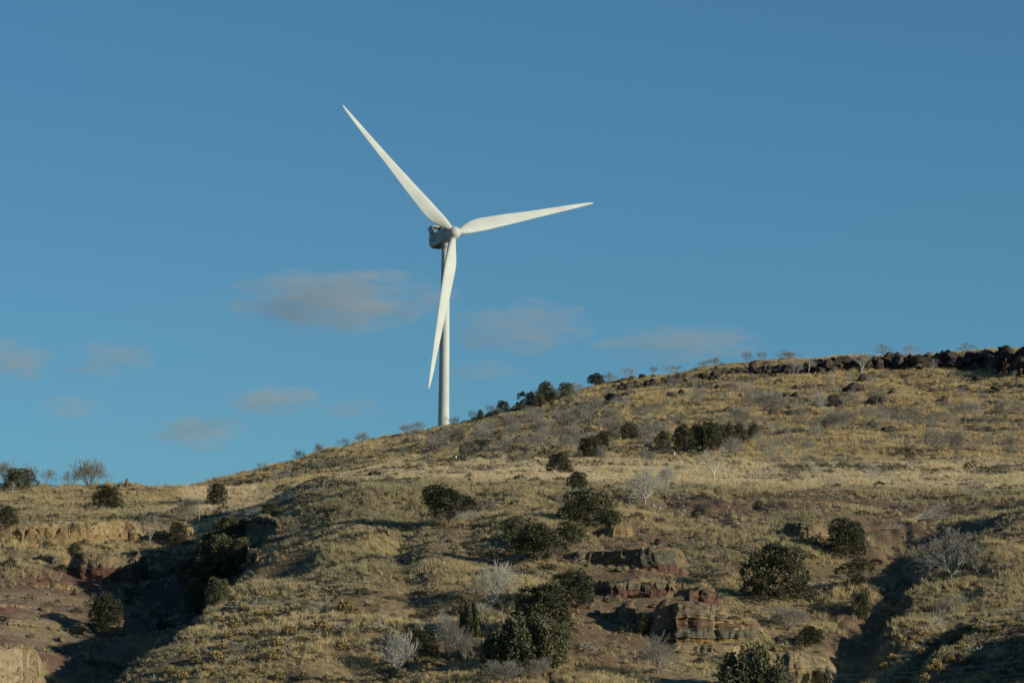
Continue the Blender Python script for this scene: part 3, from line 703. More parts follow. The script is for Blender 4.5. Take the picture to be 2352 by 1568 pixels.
outcrop('small layered sandstone outcrop beside the tall dark juniper', [(1800, 1224), (1828, 1236), (1868, 1241), (1908, 1238)], [dict(h=[7, 10, 11, 9], mat=m_tan, piece=1.3, name=SB, jit=.15, gap=.1), dict(h=[8, 12, 12, 10], mat=m_tan, piece=1.7, name=SB, jit=.2, back=.05), dict(h=[5, 10, 12, 10], mat=m_greyst, piece=2.2, name=SB, jit=.2, back=.25)])
outcrop('tan bluff rising behind the juniper at the bottom edge', [(1790, 1560), (1815, 1568), (1842, 1568), (1866, 1556)], [dict(h=[12, 16, 16, 10], mat=m_pale, piece=1.5, name=SB, jit=.12, gap=.1), dict(h=[12, 16, 16, 12], mat=m_tan, piece=1.2, name=SB, back=.15, jit=.2, gap=.1), dict(h=[10, 16, 16, 10], mat=m_pale, piece=1.2, name=SB, back=.25, jit=.2, gap=.1), dict(h=[4, 14, 12, 4], mat=m_pale, piece=1.1, name=SB, back=.4, jit=.2, gap=.12), dict(h=[2, 8, 8, 2], mat=m_greyst, piece=1.0, name=SB, back=.5)])

# boulders
def boulder_mesh(seed):
    bm = bmesh.new(); bmesh.ops.create_icosphere(bm, subdivisions=3, radius=.5)
    v = np.array([q.co[:] for q in bm.verts])
    r_ = np.random.default_rng(seed)
    for k in range(11):                                  # planes that cut faces on it
        n = r_.normal(size=3); n /= np.linalg.norm(n); c = r_.uniform(.26, .42)
        dd = v @ n; v -= np.outer(np.maximum(dd - c, 0) * .85, n)
    v *= (1 + .20 * fbm(v[:, 0] * 3 + seed, v[:, 1] * 3 + v[:, 2] * 2.2, 4, seed) + .10 * fbm(v[:, 2] * 7 + seed, v[:, 1] * 5 - v[:, 0] * 6, 2, seed + 1))[:, None]
    v /= np.abs(v).max(0) * 2
    for q, co in zip(bm.verts, v): q.co = co
    me = bpy.data.meshes.new('boulder'); bm.to_mesh(me); bm.free(); me.materials.append(m_basalt)
    return me
def with_rock(me, m, cache={}):
    k = (me.name, m.name)
    if k not in cache:
        c = me.copy(); c.materials.clear(); c.materials.append(m); cache[k] = c
    return cache[k]
BOULD = [boulder_mesh(100 + k) for k in range(8)]
def put_boulder(px, py, w, h, parent=None, sink=.2, name='boulder', depth=None):
    p = hit(px, py); s = p[1] / F
    o = link(name, BOULD[int(rng.integers(8))], parent)
    loc = Vector(p) + Vector((0, 0, (h / 2 - sink * h) * s))
    o.location = loc if parent is None else loc - parent.location
    o.scale = (w * s, (depth or w * rng.uniform(.8, 1.1)) * s, h * s)
    o.rotation_euler = (rng.uniform(-.2, .2), rng.uniform(-.2, .2), rng.uniform(0, 6.28) if abs(w - h) < .35 * w else rng.uniform(-.5, .5))
    return o
rim = empty('basalt_rim', tuple(hit(2050, 850))); tag(rim, 'wall of dark basalt boulders crowning the hilltop ridge', 'rock wall')
def rimtop(x): return np.interp(x, [1740, 1800, 1860, 1900, 1950, 2040, 2100, 2180, 2230, 2290, 2352, 2420], [842, 838, 832, 826, 819, 817, 813, 811, 806, 801, 797, 795])
def rimbot(x): return np.interp(x, [1740, 1900, 2000, 2100, 2200, 2290, 2352, 2420], [858, 857, 850, 848, 850, 858, 868, 870])
x = 1742.0
while x < 2400:
    w = rng.uniform(40, 75); a_, b_ = hit(x, rimbot(x)), hit(x + w, rimbot(x + w)); s_ = a_[1] / F
    h0, h1 = (rimbot(x) - rimtop(x) + 1) * s_, (rimbot(x + w) - rimtop(x + w) + 1) * s_
    me = block_mesh('rock_face', w * s_ + .1, .5 * (h0 + h1), 2.5, int(rng.integers(1, 9999)), .42, 22, 9, .35, m_basalt, h0, h1)
    o = link('rock_face', me, rim); c = .5 * (a_ + b_)
    o.location = Vector((c[0], c[1] + .9, min(a_[2], b_[2]))) - rim.location; o.rotation_euler = (0, 0, np.clip(math.atan2(b_[1] - a_[1], b_[0] - a_[0]), -.6, .6))
    x += w
for row in range(3):
    x = 1736.0 + row * 7
    while x < 2405:
        t, bt = rimtop(x), rimbot(x); hgt = bt - t
        big = (.62 if x < 1850 else 1.0) * (1.25 if x > 2180 else 1)
        w = rng.uniform(20, 40) * big; hb = w * rng.uniform(.55, .95)
        hb = min(hb, hgt * .85)
        if row == 0: py = bt + rng.uniform(-1, 5); hb *= .8
        elif row == 1: py = bt - hgt * .38 + rng.uniform(-3, 4)
        else:
            hb = min(hb, hgt * .75); py = t + hb * rng.uniform(.82, .98)
        b_ = hit(x, bt); s_ = b_[1] / F
        o = link('boulder', BOULD[int(rng.integers(8))], rim)
        back = (0, .9, 1.8, 1.7)[row] + rng.uniform(-.3, .4)
        zc = b_[2] + (bt - py + hb / 2) * s_
        o.location = Vector((b_[0], b_[1] + back, zc)) - rim.location
        o.scale = (w * s_ * 1.12, w * s_ * rng.uniform(.9, 1.2), hb * s_ * 1.15); o.rotation_euler = (rng.uniform(-.3, .3), rng.uniform(-.3, .3), rng.uniform(0, 6.28) if abs(w - hb) < .3 * w else rng.choice([0, 3.14]) + rng.uniform(-.4, .4))
        x += w * rng.uniform(.75, 1.5)
low = empty('basalt_rim', tuple(hit(1560, 868))); tag(low, 'low broken line of small basalt rocks trailing down the ridge towards the round juniper', 'rock wall')
for k in range(95):
    x = rng.uniform(1395, 1745); y = np.interp(x, [1395, 1450, 1520, 1600, 1680, 1745], [893, 882, 872, 864, 853, 846]) + rng.normal(3, 5)
    w = rng.uniform(9, 21); put_boulder(x, y, w, w * rng.uniform(.5, .8), low, sink=.25)
for px, py, w, h, lab in [
    (1984, 876, 36, 22, 'dark boulder just below the white two-stemmed dead tree, upper one of a close pair'),
    (1962, 903, 58, 30, 'wide low basalt boulder, lower one of a close pair below the white dead tree'),
    (1920, 934, 52, 36, 'peaked dark boulder with white bare tree in front of it'),
    (2010, 926, 58, 24, 'long low basalt boulder uphill of the scattered grey saplings, mid slope'),
    (2048, 908, 24, 18, 'small dark boulder at upper end of the long low basalt boulder'),
    (1827, 915, 24, 20, 'squarish dark boulder, larger one of a touching pair on the slope'),
    (1804, 913, 18, 16, 'smaller dark boulder of a touching pair on the slope'),
    (1828, 892, 18, 11, 'little dark boulder alone uphill of the touching pair'),
    (2044, 992, 46, 16, 'flat dark rock low on the grassy slope, far from others'),
    (2292, 899, 38, 17, 'wide dark boulder in grass below the high end of the rim'),
    (2346, 893, 20, 16, 'dark boulder at the picture edge below the rim'),
    (2168, 906, 30, 18, 'rounded grey-black boulder in open grass, upper one of a stack'),
    (2166, 925, 34, 16, 'rounded grey-black boulder in open grass, lower one of a stack'),
    (2246, 876, 30, 20, 'dark boulder close under the basalt rim with a sapling before it'),
    (2216, 895, 34, 16, 'dark boulder behind a forked bare sapling in the upper grass'),
    (2228, 937, 18, 14, 'small pointed dark rock among saplings mid slope'),
    (2140, 888, 20, 10, 'low dark rock lying flat in the pale upper grass'),
    (2180, 884, 26, 9, 'thin dark rock barely showing in the pale upper grass'),
    (1409, 920, 50, 20, 'broad dark rock pile below the round juniper on the ridge'),
    (1436, 912, 24, 16, 'dark boulder at the upper end of the broad rock pile'),
    (1543, 916, 32, 22, 'solid dark boulder by itself on the middle slope'),
    (1566, 906, 22, 16, 'dark boulder just uphill of the solid one, middle slope'),
    (1610, 896, 26, 17, 'dark boulder below the broken line of small rocks'),
    (1646, 893, 16, 12, 'small dark boulder next to the larger one below the rock line'),
    (1372, 953, 16, 12, 'left of two little dark rocks sitting together on the shaded slope'),
    (1387, 953, 18, 14, 'right of two little dark rocks sitting together on the shaded slope'),
    (1700, 912, 14, 10, 'tiny dark rock in the brown grass between saplings'),
    (1812, 952, 22, 15, 'dark rock half hidden by twigs below the touching pair'),
    (2105, 932, 16, 10, 'small dark rock beside a fallen dark branch'),
    (2292, 925, 16, 9, 'small flat rock in the upper grass near the picture edge'),
]:
    o = put_boulder(px, py, w, h); tag(o, lab, 'boulder', 'basalt boulders on the slope')
for px, py, w, h, lab in [(1514, 1252, 24, 20, 'dark angular boulder at the edge of tall grass by the tan blocks'), (1500, 1164, 10, 8, 'small white stone above the bare brown patch'), (1515, 1171, 12, 9, 'larger of the white stones above the bare brown patch'),
                          (1390, 1050, 9, 5, 'pale stone on the track bank beside the grey bush'), (1480, 1047, 8, 5, 'pale stone on the track bank midway to the white marker'), (1533, 1047, 8, 5, 'pale stone on the track bank close to the white marker'), (964, 1078, 9, 7, 'lone white stone on the track below the ridge'),
                          (480, 1171, 26, 9, 'patch of white broken rock beside the left hill juniper')]:
    if lab.startswith('patch'): px, py = 485, 1172
    o = put_boulder(px, py, w, h, name='stone'); tag(o, lab, 'stone')
    if 'dark' not in lab:
        o.data = o.data.copy(); o.data.materials.clear(); o.data.materials.append(mat_noise('white_stone', (.32, .30, .26), (.48, .45, .40), 2.0))

for px, py, w, h, lab in [(1350, 1302, 16, 12, 'grey block fallen below the broken grey ledge, upper end'), (1420, 1312, 20, 13, 'grey block fallen below the broken grey ledge, middle'), (1340, 1378, 18, 12, 'brown block beside the dark juniper at the rocky rib'), (1395, 1382, 22, 13, 'brown block fallen from the middle rock band'), (1388, 1420, 16, 12, 'grey block lying before the stone pillars'), (1370, 1412, 22, 14, 'larger grey block out in front of the stone pillars'), (1425, 1446, 16, 10, 'brown block under the stone pillars'), (1500, 1396, 24, 14, 'grey block on the mound above the striped bluff'), (1560, 1500, 20, 10, 'tan block fallen below the striped bluff'), (1650, 1512, 22, 11, 'tan block lower on bare ground below the striped bluff'), (1780, 1496, 22, 14, 'pale block at the far end of the thin pale beds'), (1475, 1240, 18, 12, 'grey block under the flat narrow slab'), (1376, 1240, 16, 11, 'tan block touching the tan sandstone blocks'), (1322, 1222, 14, 10, 'tan chip left by the dense wedged juniper'), (110, 1262, 18, 10, 'tan block fallen below the long sandstone ledge'), (250, 1256, 16, 9, 'tan block under the far end of the long sandstone ledge'), (170, 1366, 14, 9, 'brown block on the red slope below the mudstone cliff'), (230, 1390, 16, 10, 'brown block on the red slope uphill of the edge juniper'), (140, 1475, 20, 16, 'greenish wedge of rock standing on the red slope'), (600, 1246, 18, 12, 'dark block below the overhanging canyon ledge'), (575, 1318, 14, 10, 'grey block fallen from the fluted cliff')]:
    o = put_boulder(px, py, w, h, name='fallen_block'); tag(o, lab, 'rock'); o.data = with_rock(o.data, m_tan if 'tan' in lab or 'pale' in lab else m_rbrown if 'brown' in lab else m_greyst)
# ------------------------------------------------------------------ plants
m_leaf = mat_tint('juniper_foliage', .75, .2, .30)
m_bark = mat_noise('juniper_bark', (.10, .075, .055), (.20, .16, .125), 3.0, .95, .5, 6, .1, (3, 3, .6))
m_twig = mat_noise('grey_twig', (.19, .178, .15), (.30, .285, .245), 2.0, .9, 0, 3, .15)
m_pale_twig = mat_noise('bleached_wood', (.32, .31, .27), (.50, .48, .42), 2.0, .85, 0, 3, .2)
m_brush = mat_tint('dry_brush', .9, .1, .2)

def rand_unit(r_, n):
    v = r_.normal(size=(n, 3)); return v / np.linalg.norm(v, axis=1)[:, None]

def sprays(pos, direc, length, width, tint, r_):
    """leaf sprays: each one a folded blade of two quads"""
    n = len(pos)
    d = direc / np.linalg.norm(direc, axis=1)[:, None]
    side = np.cross(d, rand_unit(r_, n)); side /= np.linalg.norm(side, axis=1)[:, None] + 1e-9
    nor = np.cross(d, side)
    L, W = length[:, None], width[:, None]
    v = np.stack([pos - side * W * .35, pos + side * W * .35, pos + d * L * .55 + side * W * .5 + nor * W * .25, pos + d * L * .55 - side * W * .5 + nor * W * .25, pos + d * L], 1)
    i = np.arange(n) * 5
    q = np.stack([i, i + 1, i + 2, i + 3], 1); t = np.stack([i + 3, i + 2, i + 4], 1)
    return v.reshape(-1, 3), [q, t], np.repeat(tint, 5, 0)

def crown_mesh(kind, seed, n=3200):
    r_ = np.random.default_rng(seed)
    lobes = []
    if kind == 'round':
        lobes.append(((0, 0, .46), (.33, .33, .36)))
        for k in range(14):
            a = k * 2.4 + r_.uniform(-.5, .5); z = .14 + .66 * k / 13; rr = .33 * math.sin(min(1, (1.08 - z) * 1.3) * 1.57) + .02
            s = r_.uniform(.13, .21); lobes.append(((rr * math.cos(a), rr * math.sin(a), z), (s, s, s * r_.uniform(.8, 1.15))))
        lobes.append(((r_.uniform(-.1, .1), 0, .82), (.15, .15, .16)))
    elif kind == 'spread':
        for k in range(11):
            a = r_.uniform(0, 6.28); rr = r_.uniform(.12, .36); z = r_.uniform(.42, .80)
            s = r_.uniform(.12, .20); lobes.append(((rr * math.cos(a), rr * math.sin(a), z), (s, s, s * .95)))
        lobes.append(((0, 0, .62), (.30, .30, .26))); lobes.append(((-.28, 0, .32), (.16, .16, .20)))
    elif kind == 'cone':
        for k in range(14):
            z = k / 14 * .86 + .08; rr = .34 * (1 - z) ** .75; a = k * 2.4 + r_.uniform(-.4, .4)
            s = .10 + .13 * (1 - z); lobes.append(((rr * .6 * math.cos(a), rr * .6 * math.sin(a), z), (s, s, s * 1.15)))
        lobes.append(((0, 0, .4), (.22, .22, .34))); lobes.append(((.02, 0, .88), (.07, .07, .12)))
    elif kind == 'column':
        for k in range(7):
            a = r_.uniform(0, 6.28); rr = r_.uniform(.05, .30); z = r_.uniform(.35, .6); lobes.append(((rr * math.cos(a), rr * math.sin(a), z), (.16, .16, r_.uniform(.28, .40))))
        lobes.append(((0, 0, .45), (.30, .30, .42)))
    elif kind == 'spiky':                                 # many upright plumes
        for k in range(34):
            a = r_.uniform(0, 6.28); rr = .46 * math.sqrt(r_.uniform(.02, 1)); top = 1.0 - .55 * (rr / .46) ** 2 * r_.uniform(.7, 1.2)
            lobes.append(((rr * .92 * math.cos(a), rr * .92 * math.sin(a), top * .6), (.055, .055, top * .42)))
    elif kind == 'thin':
        for k in range(9):
            a = r_.uniform(0, 6.28); rr = r_.uniform(.05, .38); z = r_.uniform(.2, .85); s = r_.uniform(.08, .15); lobes.append(((rr * math.cos(a), rr * math.sin(a), z), (s, s, s)))
    w = np.array([l[1][0] * l[1][2] for l in lobes]); w /= w.sum()
    li = r_.choice(len(lobes), n, p=w)
    C = np.array([l[0] for l in lobes])[li]; S = np.array([l[1] for l in lobes])[li]
    u = rand_unit(r_, n); u[:, 2] = np.where(u[:, 2] < -.75, -u[:, 2] * .7, u[:, 2])
    rad = r_.uniform(.40, 1.0, n) ** .5 * np.where(r_.random(n) < .12, r_.uniform(1.0, 1.28, n), 1)
    # gaps: a clump pattern on each lobe
    cl = vnoise(u[:, 0] * 3.3 + li * 5.1, u[:, 1] * 3.3 + u[:, 2] * 3.1, seed)
    rad *= .80 + .34 * cl
    pos = C + u * S * rad[:, None]
    up = np.array([0, 0, 1.0])
    upw = {'spiky': 2.2, 'column': 1.3, 'cone': .8}.get(kind, .55)
    d = u + up * upw + r_.normal(size=(n, 3)) * .35
    ln = r_.uniform(.024, .052, n); wd = ln * r_.uniform(.32, .55, n)
    base = np.array((.080, .083, .044)); oli = np.array((.145, .132, .063)); dk = np.array((.046, .053, .033))
    t1 = np.clip(.5 + .5 * fbm(pos[:, 0] * 5 + seed, pos[:, 1] * 5 + pos[:, 2] * 4, 2, seed) + r_.normal(0, .25, n), 0, 1)[:, None]
    tint = np.where(t1 > .5, base + (oli - base) * (t1 - .5) * 2, dk + (base - dk) * t1 * 2)
    v, f, c = sprays(pos, d, ln, wd, tint, r_)
    lo, hi = np.percentile(v, 0.5, axis=0), np.percentile(v, 99.5, axis=0)
    v[:, 0] = (v[:, 0] - (lo[0] + hi[0]) / 2) / (hi[0] - lo[0]); v[:, 1] = (v[:, 1] - (lo[1] + hi[1]) / 2) / (hi[1] - lo[1])
    v[:, 2] = (v[:, 2] - max(lo[2], -.05)) / (hi[2] - max(lo[2], -.05))
    return mesh_np('crown', v, f, False, c, m_leaf)
CROWN = {'round': [crown_mesh('round', s, 9500) for s in (1, 2, 3, 4)], 'spread': [crown_mesh('spread', s, 8500) for s in (5, 6)], 'cone': [crown_mesh('cone', s, 6500) for s in (7, 8)],
         'column': [crown_mesh('column', s, 6500) for s in (9, 10)], 'spiky': [crown_mesh('spiky', s, 10500) for s in (11, 12)], 'thin': [crown_mesh('thin', s, 3200) for s in (13, 14)]}

def skeleton(r_, stems, spread, levels, trunk=0.0, kids=3, seglen=.34, r0=.022, droop=0.0, lean=(0, 0)):
    segs = []
    def grow(p, d, L, r, lev):
        n = 3
        for k in range(n):
            d2 = d + r_.normal(size=3) * .16; d2[2] += (.10 - droop) if lev > 0 else .05
            d2 /= np.linalg.norm(d2); q = p + d2 * L / n
            r2 = r * (.88 if k < n - 1 else .8)
            segs.append((p, q, r, r2, lev)); p, d, r = q, d2, r2
            if lev < levels and lev > 0 and k == 1 and r_.random() < .8:
                branch(p, d, L, r, lev, 1)
        if lev < levels: branch(p, d, L, r, lev, kids)
    def branch(p, d, L, r, lev, n):
        a0 = r_.uniform(0, 6.28)
        for k in range(n):
            a = a0 + k * 6.28 / n + r_.normal(0, .3)
            x = np.cross(d, [.3, .9, .1]); x /= np.linalg.norm(x); y = np.cross(d, x)
            th = r_.uniform(.3, .8)
            nd = d * math.cos(th) + (x * math.cos(a) + y * math.sin(a)) * math.sin(th)
            grow(p, nd, L * r_.uniform(.58, .82), max(r * r_.uniform(.5, .7), .0035), lev + 1)
    p = np.zeros(3)
    if trunk > 0:
        d = np.array([lean[0], lean[1], 1.0]); d /= np.linalg.norm(d)
        for k in range(3):
            q = p + (d + r_.normal(size=3) * .08) * trunk / 3; segs.append((p, q, r0 * 1.6 * (1 - .1 * k), r0 * 1.6 * (.9 - .1 * k), 0)); p = q
        r0 *= 1.15
    for s in range(stems):
        a = s * 6.283 / stems + r_.uniform(-.4, .4); th = spread * r_.uniform(.5, 1.15)
        grow(p, np.array([math.sin(th) * math.cos(a), math.sin(th) * math.sin(a), math.cos(th)]), seglen * r_.uniform(.8, 1.2), r0 * r_.uniform(.7, 1.1), 1)
    return segs

def tubes(segs, sides=3):
    P = np.array([s[0] for s in segs]); Q = np.array([s[1] for s in segs]); r1 = np.array([s[2] for s in segs]); r2 = np.array([s[3] for s in segs])
    d = Q - P; d /= np.linalg.norm(d, axis=1)[:, None] + 1e-9
    ref = np.where(np.abs(d[:, 2:3]) > .9, np.array([[1., 0, 0]]), np.array([[0, 0, 1.]]))
    x = np.cross(d, ref); x /= np.linalg.norm(x, axis=1)[:, None]; y = np.cross(d, x)
    vs = []
    for (b, r) in ((P, r1), (Q, r2)):
        for k in range(sides):
            t = 2 * math.pi * k / sides
            vs.append(b + (x * math.cos(t) + y * math.sin(t)) * r[:, None])
    V = np.stack(vs, 1); n = len(segs); i = np.arange(n)[:, None] * (2 * sides)
    F_ = []
    for k in range(sides):
        j = (k + 1) % sides
        F_.append(np.concatenate([i + k, i + j, i + sides + j, i + sides + k], 1))
    return V.reshape(-1, 3), np.concatenate(F_)

def bare_pair(seed, kind):
    r_ = np.random.default_rng(seed)
    if kind == 'vase': segs = skeleton(r_, 7, .60, 4, 0, 3, .36, .012)
    elif kind == 'fuzzy': segs = skeleton(r_, 9, .85, 4, 0, 3, .30, .012)
    elif kind == 'sapling': segs = skeleton(r_, 4, .42, 4, .28, 3, .28, .016)
    elif kind == 'snag': segs = skeleton(r_, 4, .50, 4, .16, 3, .38, .019, .02)
    elif kind == 'wide': segs = skeleton(r_, 7, 1.05, 4, .16, 3, .40, .0135, .02)
    elif kind == 'fallen': segs = skeleton(r_, 7, .65, 3, .2, 3, .36, .014)
    elif kind == 'brushy': segs = skeleton(r_, 12, .55, 4, 0, 3, .34, .011)
    allp = np.array([s[1] for s in segs])
    if kind == 'fallen':          # lies down along x, its limbs squashed towards the ground
        segs = [(np.array([p[2], p[1], max(abs(p[0]) * .8, 0)]), np.array([q[2], q[1], max(abs(q[0]) * .8, 0)]), a, b, l) for p, q, a, b, l in segs]
        allp = np.array([s[1] for s in segs])
    lo, hi = np.percentile(allp, 1, axis=0), np.percentile(allp, 99, axis=0)
    sx = 1 / max(hi[0] - lo[0], hi[1] - lo[1]); sz = 1 / hi[2]
    off = np.array([(lo[0] + hi[0]) / 2, 0, 0]) if kind == 'fallen' else np.zeros(3)
    S = np.array([sx, sx, sz])
    segs = [((p - off) * S, (q - off) * S, a, b, l) for p, q, a, b, l in segs]
    thick = [s for s in segs if s[4] <= 1]; thin = [s for s in segs if s[4] > 1]
    out = []
    for nm, sg, sd in (('trunk', thick, 5), ('branches', thin + [(s[0], s[1], s[2] * .8, s[3] * .8, s[4]) for s in thick if s[4] == 1], 3)):
        v, f = tubes(sg, sd)
        out.append((v, f))
    return out
BARE_MESH = {}
for kd, seeds in (('vase', (21, 22, 23)), ('fuzzy', (24, 25, 26)), ('sapling', (27, 28, 29)), ('snag', (30, 31, 32)), ('wide', (33, 34)), ('fallen', (35, 36, 37)), ('brushy', (38, 39))):
    BARE_MESH[kd] = []
    for s in seeds:
        pr = bare_pair(s, kd)
        (v1, f1), (v2, f2) = pr
        one = mesh_np('bare_shrub', np.vstack([v1, v2]), np.vstack([f1, f2 + len(v1)]))
        BARE_MESH[kd].append((mesh_np('trunk', v1, f1), mesh_np('twigs', v2, f2), one))
def with_mat(me, m, cache={}):
    k = (me.name, m.name)
    if k not in cache:
        c = me.copy(); c.materials.clear(); c.materials.append(m); cache[k] = c
    return cache[k]
PLACED = []            # (label phrase, px, py) landmarks for labels

def foot(px, py):
    p = hit(px, py); return p, p[1] / F

prng = np.random.default_rng(99)
def juniper(px, py, w, h, kind, label, trunk=.05, sub=None, var=None, z0=0.0):
    """px, py: foot of the tree in the picture; w, h its size there"""
    p, s = foot(px, py)
    root = empty('juniper_tree', tuple(p - np.array([0, 0, .1]))); tag(root, label, 'juniper', 'junipers on the hillside')
    W, H_ = w * s * 1.04, h * s * 1.02
    lst = CROWN[kind]; me = lst[int(prng.integers(len(lst))) if var is None else var]
    c = link('crown', me, root)
    lift = trunk * H_
    c.scale = (W, W * prng.uniform(.85, 1.05), H_ - lift); c.location = (0, 0, lift); c.rotation_euler = (0, 0, prng.uniform(0, 6.28))
    tr = BARE_MESH['snag'][int(prng.integers(3))]
    t = link('trunk', with_mat(tr[0], m_bark), root); t.scale = (W * .7, W * .7, H_ * (.62 if trunk < .2 else .9)); t.rotation_euler = (0, 0, prng.uniform(0, 6.28))
    if sub or (sub is None and prng.random() < .45):
        q = BARE_MESH['wide'][int(prng.integers(2))][1]
        d = link('dead_branches', with_mat(q, m_twig), root); d.scale = (W * 1.02, W * 1.02, H_ * .75); d.rotation_euler = (0, 0, prng.uniform(0, 6.28))
    return root

def bare(px, py, w, h, kind, label, pale=False, group='bare grey shrubs and small trees', parts=False, name=None, cat=None, rot=None):
    p, s = foot(px, py)
    lst = BARE_MESH[kind]; a, b, one = lst[int(prng.integers(len(lst)))]
    m = m_pale_twig if pale else m_twig
    nm = name or ('dead_tree' if kind in ('snag', 'wide') else 'bare_shrub')
    W, H_ = w * s * 1.08, h * s * 1.05
    rz = prng.uniform(0, 6.28) if rot is None else rot
    if parts or w * h > 2300:
        root = empty(nm, tuple(p - np.array([0, 0, .06])))
        for q, pn in ((a, 'trunk'), (b, 'branches')):
            o = link(pn, with_mat(q, m), root); o.scale = (W, W if kind != 'fallen' else H_ * 1.5, H_); o.rotation_euler = (0, 0, rz)
        if kind in ('vase', 'brushy', 'fuzzy', 'wide'):
            o = link('branches', with_mat(BARE_MESH['fuzzy' if kind != 'wide' else 'wide'][1][1], m), root); o.scale = (W * .94, W * .94, H_ * .96); o.rotation_euler = (0, 0, rz + 1.3)
    else:
        root = link(nm, with_mat(one, m)); root.location = p - np.array([0, 0, .05]); root.scale = (W, W if kind != 'fallen' else H_ * 1.5, H_); root.rotation_euler = (0, 0, rz)
    tag(root, label, cat or ('dead tree' if nm == 'dead_tree' else 'deadwood' if nm == 'fallen_branch' else 'bare shrub'), group)
    return root
